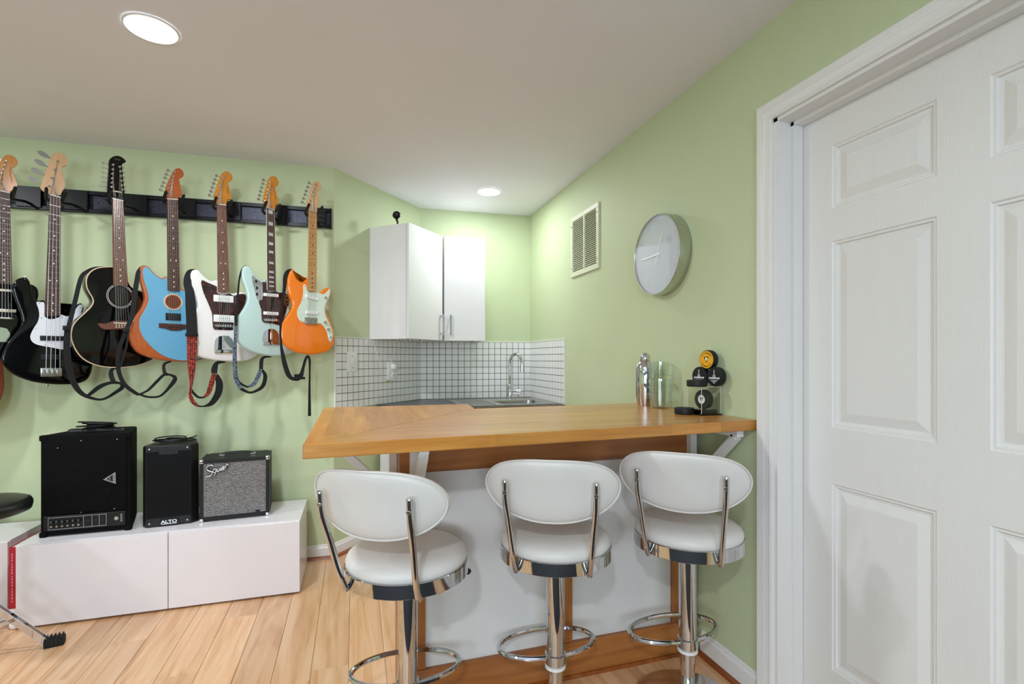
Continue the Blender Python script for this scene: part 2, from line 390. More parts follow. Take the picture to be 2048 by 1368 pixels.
for a, b in PY:
    for z0, z1 in PZ:
        L = []
        for ins, dp in ((0, 0), (0.004, 0.004), (0.010, 0.004), (0.013, 0.010), (0.022, 0.011), (0.050, 0.003), (0.053, 0.003)):
            L.append([Vector((XF + dp, a - ins, z0 + ins)), Vector((XF + dp, b + ins, z0 + ins)), Vector((XF + dp, b + ins, z1 - ins)), Vector((XF + dp, a - ins, z1 - ins))])
        MB().loops(L, False, True).build('panel', M_door, door, world=True, smooth=0)
mb = MB(); mb.lathe([(0.03, 0), (0.03, 0.008), (0.012, 0.012), (0.012, 0.04), (0.026, 0.05), (0.03, 0.065), (0.02, 0.078), (0, 0.08)], 24, rot_to((-1, 0, 0), (XF, 0.455, 0.95)))
mb.build('door_knob', M_nickel, door, world=True, label='brushed nickel door knob')
mb = MB()   # jamb boards + stops
mb.box(XR, XR + 0.14, D_Y1 - 0.018, D_Y1, 0, D_Z); mb.box(XR, XR + 0.14, D_Y0, D_Y0 + 0.018, 0, D_Z); mb.box(XR, XR + 0.14, D_Y0, D_Y1, D_Z - 0.014, D_Z)
mb.box(XR + 0.058, XR + 0.098, D_Y1 - 0.030, D_Y1 - 0.018, 0, D_Z - 0.014); mb.box(XR + 0.058, XR + 0.098, D_Y0 + 0.018, D_Y0 + 0.030, 0, D_Z - 0.014)
mb.box(XR + 0.058, XR + 0.098, D_Y0, D_Y1, D_Z - 0.026, D_Z - 0.014)
mb.build('trim_1', M_white, kind='structure', smooth=0)
prof = [(0.004, 0), (0.004, 0.010), (0.012, 0.013), (0.016, 0.011), (0.030, 0.013), (0.038, 0.016), (0.041, 0.014), (0.056, 0.018), (0.062, 0.018), (0.066, 0.014), (0.066, 0)]
a1, a0, zt = D_Y1 - 0.006, D_Y0 + 0.006, D_Z - 0.006
L = [[Vector((XR - h, a1 + w, 0)) for w, h in prof], [Vector((XR - h, a1 + w, zt + w)) for w, h in prof],
     [Vector((XR - h, a0 - w, zt + w)) for w, h in prof], [Vector((XR - h, a0 - w, 0)) for w, h in prof]]
MB().loops(L).build('trim_2', M_white, kind='structure', smooth=15)

# ---- backsplash of square tiles on three walls
TP, TZ0, NROW = 0.0496, 0.903, 9
tile_me = None
def backsplash(name, a, b, label):
    global tile_me
    a = Vector((a[0], a[1], 0)); b = Vector((b[0], b[1], 0)); d = (b - a); ln = d.length; d.normalize(); n = Vector((d.y, -d.x, 0))
    ang = math.atan2(d.y, d.x)
    root = thing(name, label, None, tuple(a + Vector((0, 0, TZ0))), ang, kind='structure')
    MB().box(0, ln, -0.0068, 0, 0, TP * NROW).build('grout_bed', M_grout, root, smooth=0)
    MB().box(0, ln, -0.009, 0, TP * NROW, TP * NROW + 0.006).build('edge_trim', M_white, root, smooth=0)
    if tile_me is None:
        s = TP - 0.0035; c = 0.0012; mb = MB()
        mb.loops([[Vector(p) for p in ((0, -0.003, 0), (s, -0.003, 0), (s, -0.003, s), (0, -0.003, s))],
                  [Vector(p) for p in ((0, -0.0068, 0), (s, -0.0068, 0), (s, -0.0068, s), (0, -0.0068, s))],
                  [Vector(p) for p in ((c, -0.008, c), (s - c, -0.008, c), (s - c, -0.008, s - c), (c, -0.008, s - c))]], False, True)
        tile_me = bpy.data.meshes.new('tile'); tile_me.from_pydata([tuple(p) for p in mb.v], [], [f[::-1] for f in mb.f]); tile_me.update(); tile_me.materials.append(M_tile)
        bm = bmesh.new(); bm.from_mesh(tile_me); bmesh.ops.recalc_face_normals(bm, faces=bm.faces); bm.to_mesh(tile_me); bm.free()
        if sum(p.normal.y * p.area for p in tile_me.polygons) > 0: tile_me.flip_normals()
    nc = round((ln - 0.004) / TP); pu = (ln - 0.004) / nc
    for i in range(nc):
        for j in range(NROW):
            o = link('tile', tile_me, root); o.location = (0.002 + i * pu + 0.00175, 0, j * TP + 0.00175); o.scale = (pu / TP, 1, 1)
    return root
bs_c = backsplash('backsplash_corner', P_gc + (P_db - P_gc).normalized() * 0.012, P_db, 'white square tiles with dark grout on the angled wall')
backsplash('backsplash_back', P_db, P_br, 'white square tiles with dark grout behind the sink')
S_END = at_plane(1130, 700, (XR, 0, 0), Vector((1, 0, 0))).y
rr_ = backsplash('backsplash_right', (XR, P_br.y), (XR, S_END), 'white square tiles with dark grout on the right wall')
MB().box(P_br.y - S_END, P_br.y - S_END + 0.005, -0.010, 0, 0, TP * NROW + 0.006).build('edge_trim', M_white, rr_, smooth=0)
MB().box(-0.010, 0.0, -0.010, 0, 0, TP * NROW + 0.006).build('edge_trim', M_white, bs_c, smooth=0)

# ---- recessed ceiling lights
def can_light(loc, label, r=0.075, power=None):
    root = thing('recessed_light', label, 'ceiling light', (loc[0], loc[1], ZC), group='recessed ceiling lights')
    MB().lathe([(r, -0.001), (r + 0.004, -0.006), (r + 0.010, -0.005), (r + 0.012, -0.0005)], 40, cap=False).build('trim_ring', M_whitepl, root)
    MB().lathe([(0.0, -0.0035), (r * 0.7, -0.003), (r + 0.001, -0.002), (r + 0.001, -0.001), (0, -0.001)], 40).build('lens', mat('lit_lens', 'ffffff', 0.4, emit='fbfdff', estr=14.0), root)
    l = area_light('recessed_lamp', (0, 0, -0.012), (0, 0, 0), r * 2, r * 2, power or CAN_POWER, (0.89, 0.953, 1.0), 'DISK'); l.parent = root; return root
c1 = at_z(303, 57, ZC); c2 = at_z(978, 383, ZC)
can_light(c1, 'lit recessed ceiling light above the guitars'); can_light(c2, 'small lit recessed ceiling light over the sink corner', power=6.0)
for x, y, l, pw in ((c1.x - 1.75, c1.y, 'left of the frame over the guitar wall', 15), (c1.x, c1.y - 3.1, 'behind the photographer, right one of its row', 30),
                    (c1.x - 1.75, c1.y - 3.1, 'behind the photographer, left one of its row', 10)):
    can_light((x, y), 'lit recessed ceiling light ' + l, power=pw)

# ================================================================== BAR
M_barX = wood('bar_wood_along', 'c07c33', 'ce8e3f', 'd99e50', 'X', 0.30, 0.35, 2.2, stave=(0.62, 0.041), dist=0.25)
M_barY = wood('bar_wood_across', 'c07c33', 'ce8e3f', 'd99e50', 'Y', 0.30, 0.35, 2.2, stave=(0.45, 0.041), dist=0.25)
M_pineX = wood('stained_pine_rail', '8a4f22', 'a4642e', 'b5743a', 'X', 0.4, 0.2, 0.7)
M_pineZ = wood('stained_pine_post', '8a4f22', 'a4642e', 'b5743a', 'Z', 0.4, 0.2, 0.7)
M_panel = mat('white_bar_panel', 'dcdad8', 0.35, var=0.01)
ZB, BT = 1.0, 0.037
fl_ = at_z(606, 890, ZB); fr_ = at_z(1512, 840, ZB); fr_.x = XR - 0.003
bl_ = at_z(648, 815, ZB); j1 = at_z(935, 808, ZB); j2 = at_z(950, 817, ZB); br_ = at_z(1280, 806, ZB); br_.x = XR - 0.003
bar = thing('bar_worktop', 'L-shaped honey-coloured butcher block bar top', 'bar top', ((fl_.x + fr_.x) / 2, (fl_.y + br_.y) / 2, ZB - BT))
def slab(pts, name, m):
    lo, mid = ZB - BT, 0.0025
    P = [Vector((p[0], p[1])) for p in pts]; I = inset(P, mid)
    V3 = lambda L, z: [Vector((p[0], p[1], z)) for p in L]
    MB().loops([V3(I, lo), V3(P, lo + mid), V3(P, ZB - mid), V3(I, ZB)]).build(name, m, bar, world=True, smooth=0)
slab([(fl_.x, fl_.y), (fr_.x, fr_.y), (br_.x, br_.y), (j2.x, j2.y)], 'worktop_board', M_barX)
slab([(fl_.x - 0.0008, fl_.y), (j2.x - 0.0008, j2.y), (j1.x, j1.y), (bl_.x, bl_.y)], 'worktop_board', M_barY)

X0 = 0.150; zt = ZB - BT
bf = thing('bar_counter', 'brown pine framed bar front with white panels', 'bar counter', ((X0 + XR) / 2, BAR_Y + 0.05, 0))
def wbox(name, m, x0, x1, y0, y1, z0, z1, par=bf, bev=0.0, label=None): return MB().box(x0, x1, y0, y1, z0, z1, bev=bev).build(name, m, par, world=True, smooth=0, label=label)
wbox('top_rail', M_pineX, X0, XR - 0.017, BAR_Y, BAR_Y + 0.03, 0.822, zt)
wbox('kick_board', M_pineX, X0, XR - 0.017, BAR_Y - 0.006, BAR_Y + 0.03, 0, 0.135)
for a, b in ((X0, 0.238), (0.708, 0.798), (1.243, XR - 0.017)): wbox('post', M_pineZ, a, b, BAR_Y, BAR_Y + 0.03, 0.135, 0.822)
for a, b in ((0.238, 0.708), (0.798, 1.243)): wbox('panel', M_panel, a, b, BAR_Y + 0.010, BAR_Y + 0.026, 0.135, 0.822)
wbox('end_panel', M_pineZ, X0, X0 + 0.02, BAR_Y + 0.03, 1.95, 0, zt)
wbox('back_frame', M_panel, X0 + 0.02, XR - 0.017, 1.93, 1.95, 0, zt)
wbox('floor_strip', M_shoe, X0, XR - 0.03, BAR_Y - 0.014, BAR_Y - 0.006, 0, 0.014)

def bracket(p, d, ln, drop, label):
    """white timber shelf bracket: leg against the bar at p (top), arm along d, 45 degree brace"""
    root = thing('shelf_bracket', label, 'bracket', (p[0], p[1], p[2] - drop), 0)
    d = Vector(d); s = Vector((-d.y, d.x, 0)); w = 0.0145; p = Vector(p); up = Vector((0, 0, 1)); t = 0.026
    def bar_(name, o, a, b, dirn, th):
        mb = MB(); nrm = s.cross(dirn).normalized(); L = []
        for q in (a, b): L.append([o + dirn * q + s * i * w + nrm * j * th for i, j in ((-1, -.5), (1, -.5), (1, .5), (-1, .5))])
        mb.loops(L).build(name, M_white, root, world=True, smooth=0)
    bar_('arm', p - up * t / 2, 0, ln, d, t)
    bar_('leg', p + d * t / 2 - up * t, 0, drop, -up, t)
    e0 = p + d * (ln * 0.93) - up * t; e1 = p + d * t - up * drop * 0.93; dv = e1 - e0
    bar_('brace', e0, 0, dv.length, dv.normalized(), t * 0.95)
bracket((0.197, BAR_Y - 0.001, zt - 0.001), (0, -1, 0), 0.275, 0.275, 'white timber shelf bracket under the bar top behind the left stool')
bracket((1.328, BAR_Y - 0.001, zt - 0.001), (0, -1, 0), 0.285, 0.275, 'white timber shelf bracket under the bar top beside the right wall')
bracket((X0 - 0.001, 1.885, zt - 0.001), (-1, 0, 0), 0.25, 0.25, 'white timber shelf bracket under the left end of the bar top')

# ================================================================== SINK COUNTER
ZK = 0.903
M_ctop = mat('dark_laminate_counter', '4b4d50', 0.3, var=0.12, scale=60)
M_edge = wood('counter_edge_wood', '5a3420', '6e4228', '7c4c30', 'X', 0.5, 0.1)
SX0, SX1, SY0, SY1 = 0.68, 1.335, S_END + 0.06, P_br.y - 0.15
kc = thing('sink_counter', 'dark kitchen counter along the tiled corner', 'counter', (0.8, 3.4, ZK - 0.04))
dg_ = (P_db - P_gc).normalized(); ng_ = Vector((dg_.y, -dg_.x, 0)); q0 = P_gc + dg_ * 0.39; q1 = q0 + ng_ * 0.58
q2 = q1 + dg_ * ((S_END - q1.y) / dg_.y); wl = 0.010
mb = MB()
mb.prism([(q2.x, q2.y), (q1.x, q1.y), (q0.x + ng_.x * wl, q0.y + ng_.y * wl), (P_db.x + 0.008, P_db.y - wl - 0.004), (SX0, P_br.y - wl), (SX0, S_END)], ZK - 0.036, ZK)
mb.box(SX0, XR - wl, SY1, P_br.y - wl, ZK - 0.036, ZK); mb.box(SX0, XR - wl, S_END, SY0, ZK - 0.036, ZK); mb.box(SX1, XR - wl, SY0, SY1, ZK - 0.036, ZK)
mb.build('worktop', M_ctop, kc, world=True, smooth=0)
MB().box(q2.x, XR - 0.004, S_END - 0.012, S_END, ZK - 0.036, ZK).build('edge_strip', M_edge, kc, world=True, smooth=0, label='brown wooden front edge')
for i, (a, b) in enumerate(((0.72, 0.95), (0.951, XR - 0.004))):
    cb = thing('base_cabinet', ('white base cabinet under the drainboard', 'white base cabinet under the sink basin')[i], 'cabinet', ((a + b) / 2, (S_END + P_br.y) / 2, 0))
    mb = MB(); mb.box(a, a + 0.016, S_END + 0.03, P_br.y - 0.03, 0.0, ZK - 0.037); mb.box(b - 0.016, b, S_END + 0.03, P_br.y - 0.03, 0.0, ZK - 0.037)
    mb.box(a + 0.016, b - 0.016, P_br.y - 0.046, P_br.y - 0.03, 0.0, ZK - 0.037); mb.box(a + 0.016, b - 0.016, S_END + 0.03, P_br.y - 0.046, 0.1, 0.116)
    mb.build('body', M_cabw, cb, world=True, smooth=0)
    dr = MB().box(a + 0.002, b - 0.002, S_END + 0.011, S_END + 0.029, 0.11, ZK - 0.045).build('door', M_cabw, cb, world=True, smooth=0)
    MB().box(b - 0.05, b - 0.04, S_END - 0.010, S_END + 0.011, 0.6, 0.75).build('handle', M_nickel, dr, world=True, smooth=0)
# diagonal base cabinet
A = lambda u, w: q0 + dg_ * u + ng_ * w
cb = thing('base_cabinet', 'narrow white base cabinet on the angled wall', 'cabinet', tuple(A(0.085, 0.3))[:2] + (0,))
mb = MB(); mb.prism([tuple(A(u, w))[:2] for u, w in ((0.0, 0.035), (0.0, 0.545), (0.17, 0.545), (0.17, 0.035))], 0.0, ZK - 0.037); mb.build('body', M_cabw, cb, world=True, smooth=0)
mb = MB(); mb.prism([tuple(A(u, w))[:2] for u, w in ((0.002, 0.547), (0.002, 0.565), (0.168, 0.565), (0.168, 0.547))], 0.1, ZK - 0.045); mb.build('door', M_cabw, cb, world=True, smooth=0)

# sink: flat rim with drainboard, basin, faucet stands on it
sk = thing('sink', 'stainless steel inset sink with ribbed drainboard and one basin', 'sink', ((SX0 + SX1) / 2, (SY0 + SY1) / 2, ZK))
bx0, bx1, by0, by1 = 0.965, 1.305, SY0 + 0.06, SY1 - 0.10
mb = MB(); z0, z1 = ZK + 0.0005, ZK + 0.006; e = 0.012
mb.box(SX0 - e, bx0, SY0 - e, SY1 + e, z0, z1); mb.box(bx1, SX1 + e, SY0 - e, SY1 + e, z0, z1); mb.box(bx0, bx1, SY0 - e, by0, z0, z1); mb.box(bx0, bx1, by1, SY1 + e, z0, z1)
mb.build('rim', M_steel, sk, world=True, smooth=0)
def rrect(x0, x1, y0, y1, r, z, n=5):
    o = []
    for cx, cy, a0 in ((x1 - r, y1 - r, 0), (x0 + r, y1 - r, 90), (x0 + r, y0 + r, 180), (x1 - r, y0 + r, 270)):
        for k in range(n + 1):
            a = R(a0 + 90 * k / n); o.append(Vector((cx + r * math.cos(a), cy + r * math.sin(a), z)))
    return o
mb = MB(); mb.loops([rrect(bx0, bx1, by0, by1, 0.004, z1), rrect(bx0 + .006, bx1 - .006, by0 + .006, by1 - .006, 0.04, z1 - 0.006), rrect(bx0 + .012, bx1 - .012, by0 + .012, by1 - .012, 0.05, z1 - 0.13), rrect(bx0 + .04, bx1 - .04, by0 + .04, by1 - .04, 0.05, z1 - 0.155)], False, True)
mb.build('basin', M_steel, sk, world=True)
for k in range(7):
    xx = SX0 + 0.05 + k * 0.030
    MB().box(xx, xx + 0.008, SY0 + 0.04, SY1 - 0.06, z1, z1 + 0.003, bev=0.0014, seg=1).build('drain_rib', M_steel, sk, world=True)
fp = at_z(1020, 797, z1); fp.y = min(fp.y, SY1 - 0.035); fp.x = at_plane(1020, 790, (0, fp.y, 0), Vector((0, 1, 0))).x
fc = thing('kitchen_faucet', 'chrome gooseneck faucet standing on the sink', 'faucet', (fp.x, fp.y, z1))
MB().lathe([(0.030, 0), (0.030, 0.006), (0.023, 0.010), (0.023, 0.105), (0.019, 0.112), (0.012, 0.116)], 24).build('faucet_body', M_chrome, fc)
pts = [(0, 0, 0.11), (0, 0, 0.27)] + [(0.055 * (1 - math.cos(a)) * 0.62, -0.055 * (1 - math.cos(a)) * 0.78, 0.27 + 0.075 * math.sin(a)) for a in [R(15 * k) for k in range(1, 13)]]
pts += [(0.068, -0.086, 0.225)]
MB().tube(pts, 0.0115, 12).build('spout', M_chrome, fc)
MB().lathe([(0.0135, -0.012), (0.0135, 0.022)], 16, rot_to((0, 0, 1), (0.068, -0.086, 0.222))).build('spout_tip', M_chrome, fc)
MB().lathe([(0.017, 0.0), (0.017, 0.055), (0.020, 0.057), (0.020, 0.085), (0.017, 0.088)], 20, rot_to((0.9, -0.43, 0.02), (0.0, 0, 0.055))).build('mixer_lever', M_chrome, fc)

# outlets on angled wall
def plate(px0, py0, px1, py1, label, name, cat):
    a = at_plane(px0, py0, P_gc, ng_); b = at_plane(px1, py1, P_gc, ng_); off = 0.0085
    u0, u1 = (a - P_gc).dot(dg_), (b - P_gc).dot(dg_); ang = math.atan2(dg_.y, dg_.x)
    base = P_gc + dg_ * u0 + ng_ * off
    root = thing(name, label, cat, (base.x, base.y, b.z), ang)
    w, h = u1 - u0, a.z - b.z
    MB().box(0, w, -0.006, 0, 0, h, bev=0.002, seg=2).build('cover_plate', M_whitepl, root)
    return root, w, h
rt, w, h = plate(691.5, 704, 711.5, 743, 'white light switch plate on the tiles nearest the orange guitar', 'switch_plate', 'switch')
MB().box(w * .38, w * .62, -0.012, -0.005, h * .40, h * .60, bev=0.002).build('toggle', M_whitepl, rt)
for z in (0.2, 0.8): MB().lathe([(0.0035, 0), (0.0035, 0.0015)], 10, rot_to((0, -1, 0), (w / 2, -0.006, h * z))).build('screw', M_gray, rt)
rt, w, h = plate(772.5, 724, 790.5, 760, 'white wall outlet with plugs under the wall cabinet', 'wall_outlet', 'outlet')
MB().lathe([(0.021, 0), (0.021, 0.018), (0.017, 0.026), (0, 0.028)], 24, rot_to((0, -1, 0), (w * .55, -0.006, h * .74))).build('plug', M_whitepl, rt)
MB().lathe([(0.020, 0), (0.020, 0.004), (0.016, 0.005), (0, 0.005)], 24, rot_to((0, -1, 0), (w * .6, -0.006, h * .27))).build('socket_face', M_whitepl, rt)
for dx in (-0.006, 0.006): MB().box(w * .6 + dx - .0012, w * .6 + dx + .0012, -0.0122, -0.011, h * .27 - .004, h * .27 + .005).build('slot', M_rubber, rt, smooth=0)
MB().box(-0.012, 0.014, -0.009, -0.0065, -0.012, 0.004, bev=0.0008, seg=1).build('tag', mat('yellow_green_tag', 'a9b23a', 0.6), rt, label='small yellow-green tag')
def diag_cord(pts, name, label, r=0.0022, off=0.014):
    P = crom([at_plane(x, y, P_gc + ng_ * off, ng_) for x, y in pts], 5, False)
    o = MB().tube(P, r, 6).build(name, M_whitepl); return tag(o, label, 'cord')
diag_cord([(784, 730), (784, 719), (787, 709), (797, 701), (806, 697), (810, 690)], 'power_cord', 'white cord rising from the outlet to the wall cabinet')
diag_cord([(745.3, 606), (742, 615), (741, 628), (743.5, 640), (745, 660), (747, 682), (755, 708), (762, 732), (764, 740)], 'lamp_cord', 'thin white cord hanging down the left side of the wall cabinet', 0.0018, 0.010)

# ================================================================== WALL CABINETS
ZW0, ZW1 = 1.349, 2.10
def wall_cab(label, corner, ang, w, d, hinge, bottom_lights):
    """front-left corner given; ang = direction of the front, seen left to right"""
    root = thing('wall_cabinet', label, 'cabinet', (corner[0], corner[1], ZW0), ang); h = ZW1 - ZW0; t = 0.016
    mb = MB(); mb.box(0, t, 0.019, d, 0, h); mb.box(w - t, w, 0.019, d, 0, h); mb.box(t, w - t, 0.019, d, h - t, h); mb.box(t, w - t, 0.019, d, 0.004, 0.004 + t); mb.box(t, w - t, d - 0.006, d, t, h - t)
    mb.build('carcass', M_cabw, root, smooth=0)
    dr = MB().box(0.0015, w - 0.0015, 0, 0.018, 0.0, h, bev=0.0015, seg=1).build('door', M_cabw, root, smooth=0)
    hx = (w - 0.035) if hinge == 'L' else 0.045
    mb = MB(); mb.box(hx - 0.006, hx + 0.006, -0.032, -0.024, 0.035, 0.185, bev=0.001, seg=1)
    for z in (0.040, 0.164): mb.box(hx - 0.006, hx + 0.006, -0.025, 0.0, z, z + 0.016)
    mb.build('handle', M_nickel, dr, smooth=0, label='brushed metal bar handle')
    for bxx in bottom_lights:
        MB().lathe([(0.022, -0.010), (0.025, -0.004), (0.025, 0.004)], 20, Matrix.Translation((w * bxx, 0.13, 0))).build('puck_light', M_nickel, root)
    return root
cA = Vector((0.336, 3.281)); cB = Vector((0.614, 3.578)); cC = Vector((0.917, 3.575))
aA = math.atan2((P_db - P_gc).y, (P_db - P_gc).x)
dA = ng_.dot(Vector((cA.x, cA.y, 0)) - P_gc) - 0.0
wall_cab('white wall cabinet on the angled wall, left of the pair', (cA.x, cA.y), aA, (cB - cA).length - 0.004, dA - 0.001, 'L', (0.15, 0.5, 0.85))
aB = math.atan2((P_br - P_db).y, (P_br - P_db).x)
nb = Vector((math.sin(aB), -math.cos(aB), 0)); dB = nb.dot(Vector((cB.x, cB.y, 0)) - P_db)
wall_cab('white wall cabinet on the back wall, right of the pair', (cB.x + 0.004, cB.y), aB, (cC - cB).length, dB - 0.001, 'R', (0.3, 0.8))
# ladle-like black ornament standing on the left cabinet
op = at_plane(793, 446, (0.27, 3.38, 0), Vector((ST, CT, 0)))
on = thing('ladle_ornament', 'glossy black round-headed ornament standing on the wall cabinet', 'ornament', (op.x, op.y, ZW1))
zc_ = at_plane(793, 430, (op.x, op.y, 0), Vector((ST, CT, 0))).z - ZW1
MB().lathe([(0.0, -0.019), (0.017, -0.017), (0.024, -0.010), (0.027, 0.0), (0.024, 0.006), (0.018, 0.009), (0.012, 0.004), (0.0, 0.002)], 28, rot_to((-ST, -CT, 0.12), (0, 0, zc_))).build('bowl', M_gblack, on)
MB().tube(crom([(0.002, 0.01, zc_ - 0.018), (0.003, 0.01, zc_ - 0.032), (0.008, 0.008, zc_ * 0.35), (0.006, 0.006, 0.004)], 4, False), [0.012, 0.011, 0.010, 0.0085, 0.0075, 0.007, 0.0065, 0.006, 0.006, 0.0065, 0.007, 0.008, 0.009], 10).build('stem', M_gblack, on)
MB().lathe([(0.014, 0.0003), (0.014, 0.004), (0.008, 0.007)], 20, Matrix.Translation((0.006, 0.006, 0))).build('foot', M_gblack, on)

# ================================================================== RIGHT WALL: vent and clock
def on_right(px, py, off=0.0): return at_plane(px, py, (XR - off, 0, 0), Vector((1, 0, 0)))
va, vb = on_right(1144.5, 438), on_right(1200, 536); vt = on_right(1200, 403).z; vz = vb.z
vroot = thing('vent_grille', 'cream louvred return air vent on the green wall', 'vent', (XR, va.y, vz), R(-90))
M_vent = mat('cream_vent_enamel', 'dfe2c8', 0.45, var=0.01)
W, Hh = va.y - vb.y, vt - vz; fw = 0.028; t = 0.012
MB().box(0, W, -t, 0, 0, fw, bev=0.002, seg=1).build('frame_rail', M_vent, vroot); MB().box(0, W, -t, 0, Hh - fw, Hh, bev=0.002, seg=1).build('frame_rail', M_vent, vroot)
for a, b in ((0, fw), (W - fw, W)): MB().box(a, b, -t, 0, fw, Hh - fw, bev=0.002, seg=1).build('frame_stile', M_vent, vroot)
MB().box(W / 2 - 0.007, W / 2 + 0.007, -t + 0.001, 0, fw, Hh - fw).build('mullion', M_vent, vroot, smooth=0)
MB().box(fw, W - fw, -0.0015, -0.0005, fw, Hh - fw).build('slat_shade_sheet', mat('vent_shadow_backing', '838a70', 0.8), vroot, smooth=0)  # flat sheet whose dull green stands for the shade between the slats
nS = 27; ph = (Hh - 2 * fw) / nS; sw = W / 2 - 0.007 - fw
sm = bpy.data.meshes.new('slat'); s_ = MB()
s_.loops([[Vector((x, -0.0105, 0.10 * ph)), Vector((x, -0.0018, 0.80 * ph)), Vector((x, -0.0008, 0.76 * ph)), Vector((x, -0.0095, 0.02 * ph))] for x in (0, sw)])
sm.from_pydata([tuple(p) for p in s_.v], [], s_.f); sm.update(); sm.materials.append(M_vent)
for c in (fw, W / 2 + 0.007):
    for k in range(nS):
        o = link('slat', sm, vroot); o.location = (c, 0, fw + k * ph)
for x in (fw / 2, W - fw / 2):
    for z in (0.15, 0.85): MB().lathe([(0.004, 0), (0.0045, 0.002), (0.002, 0.003)], 10, rot_to((0, -1, 0), (x, -t, Hh * z))).build('screw', M_gray, vroot)

CT_ = 0.060
ca, cb_ = on_right(1267, 510, CT_), on_right(1361.5, 505, CT_); ctop, cbot = on_right(1318, 427, CT_), on_right(1308, 588, CT_)
cr = (ca.y - cb_.y) / 2; cy = (ca.y + cb_.y) / 2; cz = (ctop.z + cbot.z) / 2; cr = (cr + (ctop.z - cbot.z) / 2) / 2
ck = thing('wall_clock', 'round wall clock with pale blank face and metallic rim', 'clock', (XR, cy, cz), R(-90))
M_rim = mat('champagne_brushed_metal', 'c2c4bc', 0.22, 1.0, var=0.05, scale=60, stretch=(1, 8, 1))
M_face = mat('pale_clock_face', 'ccd2de', 0.35, var=0.01)
AX = rot_to((0, -1, 0), (0, 0, 0))
MB().lathe([(cr - 0.001, 0.001), (cr, 0.003), (cr, CT_ - 0.002), (cr - 0.001, CT_), (cr - 0.004, CT_), (cr - 0.005, CT_ - 0.002), (cr - 0.005, 0.001)], 80, AX).build('rim', M_rim, ck)
MB().lathe([(0, CT_ - 0.014), (cr - 0.005, CT_ - 0.014), (cr - 0.005, CT_ - 0.012), (0, CT_ - 0.012)], 80, AX).build('face', M_face, ck)
M_hand = mat('white_hand', 'ffffff', 0.4, var=0)
def hand(name, ang, l, back, w, y):
    m = Matrix.Translation((0, y, 0)) @ Matrix.Rotation(R(ang), 4, 'Y')
    MB().box(-w, w, -0.001, 0.001, -back, l, xf=m, bev=0.0008, seg=1).build(name, M_hand, ck)
hand('minute_hand', -91, cr * 0.70, cr * 0.16, 0.0042, -CT_ + 0.0075); hand('hour_hand', 22, cr * 0.55, cr * 0.28, 0.0028, -CT_ + 0.0035 + 0.007)
MB().lathe([(0.006, CT_ - 0.012), (0.006, CT_ - 0.005), (0.003, CT_ - 0.004)], 16, AX).build('hub', M_hand, ck)
M_num = mat('faint_numeral_grey', 'c9ccd8', 0.4, var=0)
for k in range(1, 13):
    v, f = text_mesh(str(k), 0.034, 0.0003); a = R(30 * k)
    MB().add(v, f, frame((math.sin(a) * cr * 0.80, -CT_ + 0.0115, math.cos(a) * cr * 0.80), (1, 0, 0), (0, 0, 1))).build('numeral', M_num, ck, smooth=0)
MB().lathe([(0, CT_ - 0.003), (cr - 0.0055, CT_ - 0.003), (cr - 0.0055, CT_ - 0.0015), (0, CT_ - 0.0015)], 64, AX).build('cover_glass', pane_mat('clock_glass', 'ffffff', 4.5), ck)

